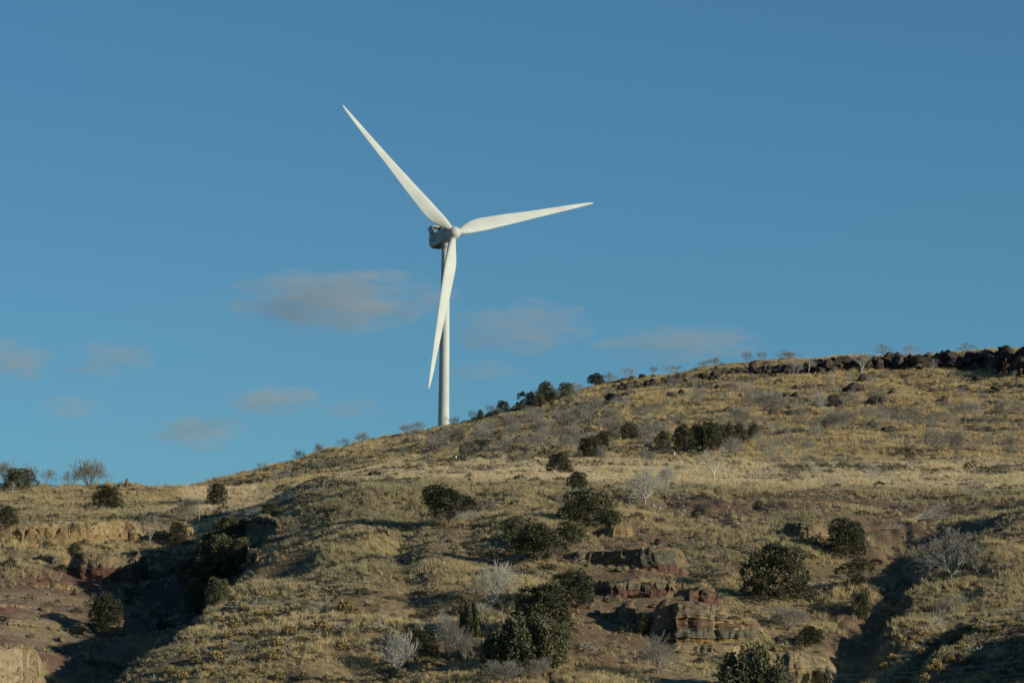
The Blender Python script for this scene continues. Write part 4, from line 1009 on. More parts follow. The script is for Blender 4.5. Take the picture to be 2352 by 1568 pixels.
# ------------------------------------------------------------------ junipers, one by one (foot px, py, width, height, form, label)
for a in [
 (48, 1124, 76, 50, 'round', 'dark juniper on the left skyline in front of bare trees'),
 (248, 1166, 66, 52, 'round', 'bushy dark juniper below the big grey bush on the left hill', 0),
 (497, 1163, 50, 54, 'round', 'rounded juniper standing at the pale grass saddle', .05),
 (20, 1210, 46, 48, 'round', 'small juniper on the tan ledge at the left picture edge', 0),
 (172, 1278, 32, 34, 'round', 'little round juniper between the two rock ledges', 0),
 (410, 1250, 46, 52, 'round', 'dark juniper at the shaded head of the canyon', 0),
 (520, 1256, 78, 72, 'round', 'upper one of the big junipers climbing out of the dark canyon', .1),
 (556, 1270, 48, 40, 'thin', 'sprawling low juniper on the canyon rim over the fluted cliff', 0),
 (502, 1345, 106, 116, 'round', 'largest juniper in the shaded canyon, trunk showing beneath', .1),
 (448, 1412, 48, 88, 'column', 'narrow upright juniper lowest of those in the shaded canyon', 0),
 (242, 1452, 84, 88, 'round', 'juniper at the sunlit edge of the red slope and canyon', .05),
 (290, 1385, 32, 40, 'thin', 'pale straggly bush clinging to the edge of the red slope', 0),
 (550, 1322, 76, 84, 'round', 'juniper between the largest canyon juniper and the fluted cliff', .05),
 (440, 1345, 62, 66, 'round', 'dark juniper on the shaded side of the largest canyon juniper', .05),
 (488, 1280, 60, 62, 'round', 'half-lit juniper above the largest canyon juniper', .05),
 (500, 1392, 56, 66, 'round', 'shadowed juniper lowest on the canyon wall by the narrow one', .05),
 (368, 1446, 42, 46, 'thin', 'straggly bush deep in the canyon shadow', 0),
 (621, 1184, 44, 30, 'round', 'low juniper above the dark ledge at canyon head', 0),
 (1032, 1204, 118, 86, 'spread', 'wide juniper with dead lower limbs on the open front slope', .2),
 (1075, 1052, 40, 38, 'round', 'lower of two touching junipers under the ridge', 0),
 (1100, 1044, 44, 36, 'round', 'upper of two touching junipers under the ridge', .1),
 (1103, 968, 21, 28, 'cone', 'small dark juniper on the skyline nearest the turbine tower', 0),
 (1155, 943, 29, 24, 'round', 'tiny ball-shaped juniper on a short stem on the skyline', .22),
 (1199, 935, 26, 38, 'thin', 'thin dark juniper on the skyline beside a pointed juniper', .1),
 (1218, 933, 26, 34, 'round', 'small juniper touching a thin dark one on the skyline', 0),
 (1252, 928, 54, 52, 'cone', 'pointed juniper, tallest on the skyline right of the turbine', 0),
 (1238, 934, 30, 30, 'round', 'low round juniper at the foot of the pointed skyline juniper', 0),
 (1304, 910, 42, 32, 'round', 'low juniper on the skyline followed by a grey bush', 0),
 (1370, 889, 40, 32, 'round', 'brown-green mushroom-shaped juniper alone on the ridge crest', .2),
 (1475, 872, 20, 14, 'round', 'tiny dark bush on the rocky skyline', 0),
 (1446, 1006, 42, 36, 'round', 'round juniper by itself uphill of the dense row', .05),
 (1525, 1042, 40, 54, 'round', 'first juniper of the dense row, apart from the rest on a bare stem', .15),
 (1572, 1036, 58, 60, 'round', 'bulky juniper second in the dense row', 0),
 (1606, 1032, 40, 66, 'column', 'juniper third in the dense row', 0),
 (1633, 1034, 46, 66, 'round', 'tall juniper in the middle of the dense row', 0),
 (1664, 1026, 44, 58, 'column', 'juniper just past the middle of the dense row', 0),
 (1696, 1022, 42, 50, 'round', 'juniper next to last in the dense row', 0),
 (1731, 1010, 30, 38, 'round', 'small juniper last in the dense row beside bare shrubs', .1),
 (1357, 1056, 58, 56, 'round', 'juniper on the track side with a grey bush leaning on it', 0),
 (1383, 1028, 34, 38, 'round', 'smaller juniper peeping over one with a grey bush', 0),
 (1286, 1088, 58, 50, 'round', 'rounded juniper casting a long shadow on the track bank', 0),
 (1328, 1132, 48, 50, 'round', 'small leaning juniper on a bare stem in the pale terrace grass', .22),
 (1348, 1216, 128, 92, 'round', 'broad dark juniper over the tan sandstone blocks', .08),
 (1406, 1206, 44, 36, 'round', 'low side juniper hugging the broad dark one', 0),
 (1182, 1246, 58, 62, 'round', 'olive juniper uphill of the low wide one with dead limbs', 0),
 (1236, 1292, 122, 88, 'spread', 'low wide olive juniper with grey dead limbs under it', .12),
 (1312, 1248, 76, 52, 'round', 'dense juniper wedged between the broad dark one and the rocks', 0),
 (1312, 1400, 112, 92, 'round', 'dark juniper behind the big clump, touching the rocky rib', .04),
 (1243, 1462, 130, 122, 'round', 'tall rounded juniper at the top of the big front clump', .04),
 (1205, 1536, 172, 118, 'spiky', 'largest juniper of the front clump with upright plumes', .06),
 (1268, 1505, 84, 82, 'round', 'juniper filling the downhill side of the front clump', .0),
 (1079, 1462, 50, 88, 'spiky', 'narrow yellowish plumed juniper beside the grey bushes', 0),
 (958, 1516, 96, 70, 'round', 'olive juniper behind the white bare bush', 0),
 (1790, 1384, 152, 136, 'round', 'huge rounded juniper alone on the slope, largest to the right', .0),
 (1944, 1284, 92, 94, 'round', 'tall dark juniper next to the small layered outcrop', .05),
 (1972, 1345, 100, 66, 'thin', 'sparse scraggly juniper straight below the tall dark one', .1),
 (1980, 1424, 44, 74, 'column', 'slim juniper beside the shaded gully', 0),
 (1480, 1456, 46, 46, 'round', 'brownish round bush in front of the striped bluff', 0),
 (1738, 1592, 176, 110, 'spiky', 'broad juniper cut by the bottom edge before the tan bluff', 0),
 (1848, 1582, 22, 36, 'cone', 'small pointed bush at the foot of the tan bluff', 0),
 (1884, 1582, 44, 50, 'column', 'small upright juniper at the bottom edge beside the tan bluff', 0),
 (1604, 1526, 28, 20, 'round', 'little brown ball-shaped bush on bare ground', 0),
 (1862, 1482, 56, 44, 'round', 'grey-green rounded sage bush below the huge juniper', 0),
 (1836, 1484, 30, 32, 'thin', 'scraggy dark bush touching the grey-green sage bush', 0),
]:
    px, py, w, h, kd, lab = a[:6]; juniper(px, py, w, h, kd, lab, *(a[6:]))

# ------------------------------------------------------------------ bare trees, shrubs and dead wood that stand out
for a in [
 (12, 1112, 50, 62, 'vase', 'bare grey tree at the left edge of the skyline', 0), (66, 1106, 42, 54, 'vase', 'bare tree rising behind the dark skyline juniper', 0),
 (104, 1116, 40, 42, 'vase', 'low bare tree between the skyline juniper and big grey bush', 0), (164, 1116, 52, 42, 'fuzzy', 'smaller half of the grey bush pair on the left skyline', 0),
 (206, 1120, 86, 64, 'brushy', 'big dense grey bush on the left skyline', 0), (30, 1140, 26, 34, 'snag', 'small white snag in front of the skyline juniper', 1),
 (605, 1082, 26, 22, 'vase', 'faint small bare shrub lowest on the long ridge line', 0), (686, 1058, 34, 27, 'fuzzy', 'round bare shrub, second up the long ridge line', 0),
 (732, 1048, 32, 31, 'brushy', 'upright bare shrub, third up the long ridge line', 0), (788, 1032, 30, 28, 'vase', 'thin see-through bare shrub, fourth up the ridge line', 0),
 (832, 1022, 38, 30, 'brushy', 'dense bare shrub, fifth up the long ridge line', 0), (935, 998, 44, 26, 'fuzzy', 'wide low bare shrub on the ridge before the tower', 0), (962, 994, 34, 26, 'vase', 'pale bare shrub touching the wide low one before the tower', 0),
 (1019, 984, 28, 34, 'snag', 'whitish bare tree in front of the turbine tower foot', 1), (1046, 975, 30, 20, 'fuzzy', 'low bare shrub on the crest just past the tower', 0),
 (1086, 968, 30, 26, 'vase', 'bare shrub against the small dark skyline juniper', 0), (1126, 954, 36, 26, 'fuzzy', 'grey bush between the two small skyline junipers', 0), (1226, 934, 34, 32, 'fuzzy', 'bare bush mixed with the small skyline junipers', 0),
 (1274, 922, 34, 32, 'fuzzy', 'grey bush at the side of the pointed skyline juniper', 0), (1322, 908, 34, 32, 'fuzzy', 'grey bush following the low skyline juniper', 0),
 (1398, 884, 42, 32, 'wide', 'bare spreading tree beside the mushroom-shaped juniper', 0), (1440, 868, 34, 30, 'vase', 'bare white shrub on the skyline above the rock line', 1), (1500, 862, 24, 22, 'vase', 'small bare shrub on the skyline by the tiny dark bush', 0),
 (1545, 856, 52, 22, 'wide', 'white wide bare tree on the rocky skyline', 1), (1612, 848, 26, 20, 'vase', 'small bare shrub on the skyline before a dense one', 0), (1642, 842, 38, 24, 'fuzzy', 'low dense bare shrub on the skyline, brownish', 0), (1716, 838, 26, 32, 'vase', 'thin bare shrub on the skyline at start of the basalt rim', 0),
 (1753, 832, 26, 26, 'vase', 'small bare shrub on the skyline uphill of the rim start', 0), (1810, 829, 50, 24, 'brushy', 'dome-shaped dense bare shrub on the skyline above the rim', 0),
 (2030, 818, 50, 30, 'wide', 'bare twiggy tree standing on top of the basalt rim, middle one', 0), (2092, 814, 36, 24, 'vase', 'faint bare shrub on top of the basalt rim', 1), (2222, 809, 50, 24, 'wide', 'flat-topped bare tree on top of the high basalt rim', 0),
 (1978, 861, 62, 52, 'snag', 'white two-stemmed dead tree standing in front of the rim', 1), (1823, 868, 40, 44, 'vase', 'white fan-shaped bare tree at the low end of the rim', 1), (1858, 862, 30, 42, 'sapling', 'thin white dead tree beside the fan-shaped one', 1),
 (1893, 952, 40, 50, 'vase', 'white bare tree in front of the peaked boulder', 1), (2140, 866, 40, 44, 'snag', 'bare tree with level limbs below the middle of the rim', 0), (2186, 884, 24, 40, 'sapling', 'slim bare sapling in pale grass below the rim', 0),
 (2278, 852, 34, 44, 'sapling', 'white spiky snag before the high basalt rim', 1), (1914, 896, 26, 40, 'sapling', 'thin white sapling under the low boulders', 1), (1948, 892, 26, 38, 'sapling', 'forked white sapling near the close pair of boulders', 1),
 (2040, 868, 40, 22, 'wide', 'low bare umbrella-shaped shrub in grass below the rim', 0), (1770, 952, 92, 56, 'fuzzy', 'big hazy grey thicket uphill of the dense juniper row', 0), (1722, 945, 50, 40, 'fuzzy', 'hazy grey thicket, smaller neighbour of the big one', 0),
 (1922, 992, 76, 50, 'fuzzy', 'big hazy grey thicket under the peaked boulder', 0), (1772, 1000, 32, 34, 'snag', 'white forked tree uphill of the row\'s small last juniper', 1), (1816, 1026, 54, 34, 'wide', 'tangled grey shrub beside the dense juniper row', 0),
 (2155, 1036, 84, 50, 'wide', 'big hazy bare tree leaning over a white stem low on the slope', 0), (2201, 1050, 46, 66, 'brushy', 'tall narrow bare tree low on the slope by a leaning one', 0), (2320, 1052, 48, 56, 'vase', 'bare tree near the picture edge low on the slope', 0), (2322, 1012, 34, 44, 'sapling', 'thin bare tree right above one near the picture edge', 0),
 (2082, 1038, 50, 34, 'wide', 'rounded dark bare shrub beside the big leaning bare tree', 0), (2240, 1034, 40, 26, 'vase', 'low bare shrub between two taller bare trees', 0), (2052, 1018, 50, 32, 'fuzzy', 'hazy bush downhill of the flat dark rock', 0),
 (1640, 1102, 76, 76, 'snag', 'pale forked dead tree standing on the terrace edge', 1), (1482, 1158, 92, 84, 'wide', 'grey dead tree spreading at the terrace lip', 1), (1530, 1120, 46, 52, 'vase', 'slim dead tree just behind the spreading grey one', 1),
 (1855, 1072, 42, 36, 'vase', 'brownish bare shrub on the terrace, middle of three', 0), (1806, 1060, 34, 34, 'sapling', 'pale sapling on the terrace uphill of brownish shrubs', 1), (1786, 1074, 40, 30, 'vase', 'brownish bare shrub on the terrace, first of three', 0), (1890, 1076, 36, 26, 'vase', 'brownish bare shrub on the terrace, last of three', 0), (1952, 1072, 54, 30, 'wide', 'wide bare shrub on the terrace by itself', 0),
 (2238, 1150, 46, 46, 'vase', 'grey bare shrub at the dark hollow end of the terrace', 0), (2184, 1336, 176, 116, 'wide', 'large dead tree spreading over the shaded gully', 0),
 (344, 1252, 62, 78, 'snag', 'grey dead tree standing over the canyon head ledge', 0), (458, 1200, 36, 66, 'sapling', 'white-stemmed bare tree beside the saddle juniper', 1), (426, 1196, 50, 52, 'vase', 'bare grey tree in front of the white-stemmed one', 0), (384, 1230, 40, 30, 'fuzzy', 'grey tangled shrub at the canyon head', 0),
 (1130, 1394, 104, 96, 'vase', 'big whitish bare tree uphill of the front juniper clump', 1), (1106, 1414, 50, 30, 'fuzzy', 'low pale shrub at foot of the big whitish bare tree', 1),
 (914, 1546, 84, 92, 'brushy', 'white twiggy round bush at the bottom of the slope', 1), (1030, 1512, 76, 100, 'brushy', 'grey upright bush between white bush and plumed juniper', 0), (1066, 1516, 44, 60, 'fuzzy', 'grey bush in shade right under the plumed juniper', 0),
 (1160, 1566, 104, 50, 'fuzzy', 'low grey tangled shrub below the big plumed juniper', 0), (1234, 1560, 56, 48, 'fuzzy', 'pale grey shrub at downhill corner of the front clump', 0), (1510, 1548, 96, 86, 'wide', 'grey bare bush on open ground below the striped bluff', 0),
 (1812, 1448, 92, 60, 'fuzzy', 'thin grey shrub patch below the huge lone juniper', 0), (1382, 1072, 34, 46, 'brushy', 'pointed grey bush leaning on the track-side juniper', 0), (1010, 1206, 60, 36, 'wide', 'bare dead limbs under the wide front juniper', 1), (1070, 1200, 60, 44, 'wide', 'white dead branches on the right side of the wide front juniper', 1),
 (545, 1506, 42, 34, 'fuzzy', 'purplish grey shrub among rabbitbrush low on the spur', 0), (400, 1500, 30, 22, 'fuzzy', 'small grey shrub on the spur crest by the canyon', 0), (2166, 1412, 50, 44, 'fuzzy', 'dark grey shrub in the shaded hollow right', 0), (2205, 1398, 40, 34, 'fuzzy', 'grey shrub beside the dark hollow', 0), (1270, 1284, 60, 34, 'wide', 'grey dead limbs under the low wide olive juniper', 0),
 (1415, 945, 30, 34, 'sapling', 'pale sapling at the broad dark rock pile', 1), (600, 1150, 48, 34, 'wide', 'white-grey bare shrub on the edge of the pale saddle', 0), (540, 1200, 50, 30, 'fuzzy', 'dark twiggy shrub above the canyon head', 0),
]:
    px, py, w, h, kd, lab, pale = a; bare(px, py, w, h, kd, lab, bool(pale))

for a in [
 (612, 1392, 104, 26, 'fallen', 'long fallen white branches lying above the rabbitbrush', .1), (738, 1402, 88, 34, 'fallen', 'fan of fallen bleached branches in open grass', 2.9), (870, 1442, 36, 34, 'fallen', 'small bleached fallen branch with upturned twigs', 2.2),
 (686, 1474, 60, 18, 'fallen', 'low fallen limb between rabbitbrush domes', .2), (1742, 1112, 74, 40, 'fallen', 'fallen grey tree with curved limbs on the terrace lip', .5), (2012, 1108, 96, 44, 'fallen', 'large fallen grey tree along the terrace edge', .2), (1925, 1118, 80, 26, 'fallen', 'long low dead limb joining the large fallen tree', 3.0),
 (1862, 1094, 44, 36, 'fallen', 'small dead branch standing up from the terrace grass', 2.4), (2146, 1192, 104, 40, 'fallen', 'heap of dead branches on the bare brown mound', .3), (2060, 1215, 50, 14, 'fallen', 'thin white stick on the bare brown mound', .4), (2156, 1436, 50, 42, 'fallen', 'arched white dead branch in the shaded hollow', .9),
 (2306, 1500, 62, 26, 'fallen', 'white forked dead branch near the lower right corner', 2.9), (1500, 1160, 56, 12, 'fallen', 'pale log on the ground under the spreading dead tree', .05), (1190, 1362, 40, 26, 'fallen', 'pale dead limb sticking out of the big whitish bare tree', .6), (838, 1490, 40, 14, 'fallen', 'thin dead stick beside the round orange rabbitbrush', .4), (722, 1462, 40, 20, 'fallen', 'short white stick leaning near the big rabbitbrush', .7), (1100, 1424, 56, 14, 'fallen', 'pale dead branch on the ground by the plumed juniper', .2),
 (540, 1516, 44, 18, 'fallen', 'white log under the purplish grey shrub', .5), (1950, 1440, 20, 9, 'fallen', 'short white log at the slim gully juniper', .3), (2275, 1500, 60, 20, 'fallen', 'pale branch beside the white forked one', .15),
]:
    bare(a[0], a[1], a[2], a[3], a[4], a[5], True, 'fallen dead branches', False, 'fallen_branch', 'deadwood', a[6])

# ------------------------------------------------------------------ lesser grey shrubs of the far hill, placed where the photograph has them; told apart by what stands by them
MARKS = [(1645, 1060, 'the pale forked dead tree'), (1620, 1000, 'the dense juniper row'), (1446, 990, 'the lone round juniper'), (1370, 1030, 'the track-side juniper'), (1088, 1030, 'the two touching junipers'), (1370, 875, 'the mushroom-shaped juniper'), (1252, 905, 'the pointed skyline juniper'),
         (1920, 918, 'the peaked boulder'), (1962, 890, 'the wide low boulder'), (2010, 916, 'the long low boulder'), (1816, 907, 'the touching boulder pair'), (1978, 835, 'the two-stemmed dead tree'), (2044, 985, 'the flat dark rock'), (2168, 912, 'the boulder stack'), (2292, 892, 'the wide dark boulder'),
         (1543, 908, 'the solid dark boulder'), (1409, 912, 'the broad rock pile'), (1770, 930, 'the big hazy thicket'), (2155, 1015, 'the big leaning bare tree'), (2320, 1030, 'the bare tree at the picture edge'), (1155, 930, 'the ball-shaped juniper'), (1018, 970, 'the tower foot'), (1378, 948, 'the two little dark rocks'), (1952, 1060, 'the wide terrace shrub'), (1286, 1065, 'the shadow-casting juniper'), (2216, 888, 'the boulder behind the forked sapling'), (1610, 888, 'the boulder under the rock line'), (2201, 1020, 'the tall narrow bare tree'),
         (832, 1005, 'the fifth ridge shrub'), (735, 1032, 'the third ridge shrub')]
USED = set()
def place_word(px, py):
    ms = sorted(MARKS, key=lambda m: (m[0] - px) ** 2 + (m[1] - py) ** 2)
    for m in ms[:4]:
        dx, dy = px - m[0], py - m[1]
        wd = ('right of' if dx > 0 else 'left of') if abs(dx) > 1.3 * abs(dy) else ('uphill of' if dy < 0 else 'downhill of')
        if abs(dx) > .5 * abs(dy) and abs(dy) > .5 * abs(dx): wd = ('up and ' if dy < 0 else 'down and ') + ('right of' if dx > 0 else 'left of')
        yield wd + ' ' + m[2]
def uniq(kind, px, py):
    c = list(place_word(px, py))
    for w in c:
        s = f'{kind} {w}'
        if s not in USED and len(s.split()) <= 16: USED.add(s); return s
    s = f'{kind} {c[0]}, also {c[1]}'.replace('also the', 'the')
    n = 2
    while s in USED or len(s.split()) > 16:
        s = f'{kind} {c[0]}, ' + ('a second one', 'a third one', 'a fourth one', 'a fifth one')[min(n - 2, 3)]; n += 1
        if n > 6: break
    USED.add(s); return s
WORDS = {'vase': 'fan-shaped bare shrub', 'fuzzy': 'hazy grey shrub', 'sapling': 'thin bare sapling', 'wide': 'spreading bare shrub', 'snag': 'whitish bare tree', 'brushy': 'dense bare bush'}
def lesser(px, py, w, h, kd, pale=False):
    bare(px, py, w, h, kd, uniq(WORDS[kd], px, py), pale)
for a in [(1049,1012,40,26,'fuzzy'),(1107,1020,46,34,'fuzzy'),(1237,1034,46,50,'wide'),(1305,1034,40,34,'fuzzy'),(1155,1048,60,36,'fuzzy'),(1217,960,38,28,'fuzzy'),(1341,966,62,40,'fuzzy'),(1409,998,62,38,'fuzzy'),(1449,922,26,40,'sapling'),(1545,898,42,36,'vase'),(1590,894,36,32,'snag'),(1562,978,48,32,'fuzzy'),
          (1640,960,30,40,'sapling'),(1053,1092,36,26,'vase'),(1194,1072,44,26,'wide'),(1491,1074,44,40,'fuzzy'),(1729,908,30,44,'sapling'),(1808,928,20,36,'sapling'),(1939,952,24,46,'sapling'),(1967,962,30,44,'sapling'),(2212,930,40,46,'snag'),(2216,972,40,54,'snag'),(2070,985,22,42,'sapling'),(1861,1000,28,44,'sapling'),(1984,1000,24,42,'sapling'),
          (2255,992,36,40,'vase'),(2289,1000,32,44,'sapling'),(2308,958,40,44,'vase'),(2136,992,40,44,'vase'),(1690,915,26,36,'sapling'),(1660,925,40,30,'fuzzy'),(1600,930,40,30,'fuzzy'),(1510,955,44,30,'fuzzy'),(1470,965,50,34,'fuzzy'),(1290,975,50,30,'fuzzy'),(1250,990,40,26,'fuzzy'),(1180,1005,44,30,'fuzzy'),(1380,985,40,26,'fuzzy'),
          (1700,975,60,40,'fuzzy'),(1740,980,40,30,'fuzzy'),(1840,965,40,36,'fuzzy'),(1880,1010,50,30,'fuzzy'),(1985,965,50,30,'fuzzy'),(2030,960,40,30,'vase'),(2090,960,44,30,'fuzzy'),(2120,950,40,34,'sapling'),(2180,965,36,36,'vase'),(2265,935,34,36,'sapling'),(2330,955,30,36,'sapling'),(2165,945,34,26,'fuzzy'),(2000,1030,40,26,'fuzzy'),(1950,1020,36,30,'sapling'),(1760,1040,40,24,'fuzzy'),(1840,1040,40,26,'vase'),(1900,1045,40,26,'vase'),(2130,1010,30,30,'sapling'),(2275,1030,34,36,'vase'),(2250,1010,28,36,'sapling'),(2180,1010,30,26,'fuzzy'),
          (1900,905,22,32,'sapling'),(1870,920,30,26,'fuzzy'),(1850,905,26,34,'sapling'),(1770,900,26,36,'sapling'),(1745,925,30,28,'fuzzy'),(1780,930,36,30,'fuzzy'),(2080,900,24,30,'sapling'),(2110,880,22,28,'sapling'),(2330,880,26,30,'sapling'),(2250,915,24,30,'sapling'),(2195,1065,30,22,'vase'),(2300,1085,36,22,'fuzzy'),(1690,1075,40,22,'fuzzy'),(1560,1085,36,22,'fuzzy'),(1130,1085,36,22,'fuzzy'),(980,1060,36,22,'fuzzy'),(930,1045,34,22,'fuzzy'),(1010,1035,34,24,'fuzzy'),(840,1080,34,26,'sapling'),(640,1110,24,18,'fuzzy'),(1060,995,34,24,'fuzzy'),(1130,985,34,26,'fuzzy'),(1166,970,34,26,'fuzzy'),(1010,1010,40,24,'fuzzy')]:
    lesser(*a)

# ------------------------------------------------------------------ rabbitbrush
def brush_mesh(seed, n=420):
    r_ = np.random.default_rng(seed)
    u = rand_unit(r_, n); u[:, 2] = np.abs(u[:, 2])
    lob = .80 + .35 * vnoise(u[:, 0] * 2.6 + seed, u[:, 1] * 2.6 + u[:, 2], seed)
    pos = u * (np.array([.42, .42, .72]) * (r_.uniform(.5, 1, n) ** .4 * lob)[:, None])
    d = u + np.array([0, 0, .9]) + r_.normal(size=(n, 3)) * .3
    t = r_.uniform(0, 1, n)[:, None]
    hi = pos[:, 2:3] / .75
    c = np.array((.27, .20, .088)) * (1 - t) + np.array((.44, .335, .165)) * t
    c = np.where(hi < .25, np.array((.15, .125, .075)) + 0 * c, c)            # woody grey-green stems below the seed heads
    ln = r_.uniform(.10, .2, n); v, f, c = sprays(pos, d, ln, ln * .38, c, r_)
    v[:, 2] /= v[:, 2].max(); v[:, :2] /= (v[:, :2].max() * 2)
    return mesh_np('rabbitbrush', v, f, False, c, m_brush)
RB = [brush_mesh(s) for s in (51, 52, 53, 54)]
SPUR_M = [(612, 1385, 'the long fallen white branches'), (738, 1390, 'the fan of bleached branches'), (870, 1430, 'the small bleached branch'), (545, 1500, 'the purplish grey shrub'), (914, 1510, 'the white twiggy bush'), (448, 1390, 'the narrow canyon juniper'), (2184, 1310, 'the large dead tree'), (1980, 1400, 'the slim gully juniper'), (2156, 1430, 'the arched white branch'), (2306, 1495, 'the white forked branch'), (2240, 1140, 'the bare shrub by the dark hollow'), (686, 1470, 'the low fallen limb')]
MARKS_HILL = MARKS; MARKS = SPUR_M
for px, py, w, special in [(794,1408,46,'round orange rabbitbrush beside the fan of bleached branches'),(736,1452,52,'biggest orange rabbitbrush below the fan of bleached branches'),(787,1494,42,'round orange rabbitbrush with a dark side by a thin stick'),
    (498,1520,36,0),(546,1530,34,0),(527,1546,34,0),(560,1556,32,0),(594,1548,36,0),(625,1518,34,0),(662,1462,40,0),(636,1484,36,0),(523,1466,34,0),(543,1444,36,0),(692,1474,28,0),(838,1446,26,0),(754,1382,30,0),(451,1524,36,0),(588,1516,28,0),(511,1492,28,0),(640,1505,26,0),(754,1566,32,0),(470,1480,28,0),(430,1500,30,0),(480,1548,34,0),(420,1560,34,0),(600,1432,30,0),(580,1460,30,0),(700,1560,30,0),(640,1562,30,0),(390,1545,28,0),(610,1412,28,0),(505,1428,26,0),(560,1400,24,0),(820,1412,26,0),
    (2104,1410,30,0),(2131,1404,30,0),(2070,1480,30,0),(2050,1516,30,0),(2030,1538,28,0),(2116,1502,26,0),(2162,1512,30,0),(2166,1488,26,0),(2187,1472,28,0),(2202,1468,28,0),(2206,1490,32,0),(2218,1474,26,0),(2245,1446,30,0),(2254,1432,26,0),(2287,1450,32,0),(2151,1532,30,0),(2137,1542,28,0),(2160,1544,28,0),(2124,1568,36,0),(2078,1570,30,0),(2268,1568,36,0),(2325,1552,34,0),(2185,1520,28,0),(2099,1452,28,0),(2218,1446,26,0),(2340,1480,28,0),(2320,1440,28,0),(2230,1540,28,0),(2300,1400,26,0),(2075,1440,26,0)]:
    p, s = foot(px, py)
    o = link('rabbitbrush', RB[int(prng.integers(4))]); o.location = p - np.array([0, 0, .05]); k = prng.uniform(.85, 1.15)
    o.scale = (w * s * k, w * s * k, w * s * .72 * k); o.rotation_euler = (0, 0, prng.uniform(0, 6.28))
    tag(o, special or uniq('tan-yellow rabbitbrush' if px < 1500 else 'yellow rabbitbrush', px, py), 'shrub', 'rabbitbrush domes on the lower slopes')
# ------------------------------------------------------------------ grass, low scrub, stones: what nobody could count
grng = np.random.default_rng(5)
m_grass = mat_tint('dry_grass', .8, .15, .18, instancer=True)
_nt = m_grass.node_tree; _p = _nt.nodes['Principled BSDF']; _tr = _nt.nodes.new('ShaderNodeBsdfTranslucent'); _mx = _nt.nodes.new('ShaderNodeMixShader'); _mx.inputs[0].default_value = .38
_nt.links.new(_p.inputs['Base Color'].links[0].from_socket, _tr.inputs['Color']); _nt.links.new(_p.outputs[0], _mx.inputs[1]); _nt.links.new(_tr.outputs[0], _mx.inputs[2]); _nt.links.new(_mx.outputs[0], _nt.nodes['Material Output'].inputs['Surface'])
m_scrub = mat_tint('low_scrub', .9, .1, .2, instancer=True)
def tuft_mesh(seed, n=22, lean=.45):
    r_ = np.random.default_rng(seed)
    a = r_.uniform(0, 6.28, n); rad = r_.uniform(0, .28, n) ** 1.0
    base = np.stack([rad * np.cos(a), rad * np.sin(a), np.zeros(n) - .08], 1)
    out = np.stack([np.cos(a), np.sin(a), np.zeros(n)], 1)
    h = r_.uniform(.55, 1.0, n)[:, None]
    bend = r_.uniform(.1, lean, n)[:, None]
    b2 = r_.uniform(0, 6.28, n); side = np.stack([np.cos(b2), np.sin(b2), np.zeros(n)], 1)
    w = r_.uniform(.030, .055, n)[:, None]
    m_ = base + out * bend * .35 + np.array([0, 0, 1.0]) * h * .6
    t = base + out * bend + np.array([0, 0, 1.0]) * h
    v = np.stack([base - side * w / 2, base + side * w / 2, m_ + side * w * .42, m_ - side * w * .42, t], 1).reshape(-1, 3)
    i = np.arange(n) * 5
    return mesh_np('grass_tuft', v, [np.stack([i, i + 1, i + 2, i + 3], 1), np.stack([i + 3, i + 2, i + 4], 1)], False, None, m_grass)
def scrub_mesh(seed, n=150, flat=.7):
    r_ = np.random.default_rng(seed)
    u = rand_unit(r_, n); u[:, 2] = np.abs(u[:, 2]) 
    pos = u * np.array([.42, .42, flat * .7]) * (r_.uniform(.35, 1, n) ** .5)[:, None]
    ln = r_.uniform(.09, .2, n)
    v, f, c = sprays(pos, u + np.array([0, 0, .8]) + r_.normal(size=(n, 3)) * .4, ln, ln * .34, np.ones((n, 3)), r_)
    return mesh_np('scrub_clump', v, f, False, None, m_scrub)
def stone_mesh(seed):
    me = boulder_mesh(seed).copy(); me.materials.clear()
    me.materials.append(m_stone); return me
m_stone = mat_noise('loose_stone', (.12, .10, .075), (.30, .25, .18), .3, .95)
def hidden_coll(name, meshes):
    c = bpy.data.collections.new(name)
    for k, me in enumerate(meshes):
        o = bpy.data.objects.new(f'{name}_{k:02d}', me); c.objects.link(o)
    return c

# sample by area of ground that shows, a little denser near
a_mid = .5 * (A_AX[1:] + A_AX[:-1])
inner = np.abs(A_AX) < .142
JJ = np.nonzero((Yfull > 284) & (Yfull < 660))[0]; II = np.nonzero(inner)[0][:-1]
dA = np.diff(A_AX)[II]; dY = np.diff(Yfull)[JJ]
area = dY[:, None] * (Yfull[JJ][:, None] * dA[None])
sub = np.ix_(JJ, II)
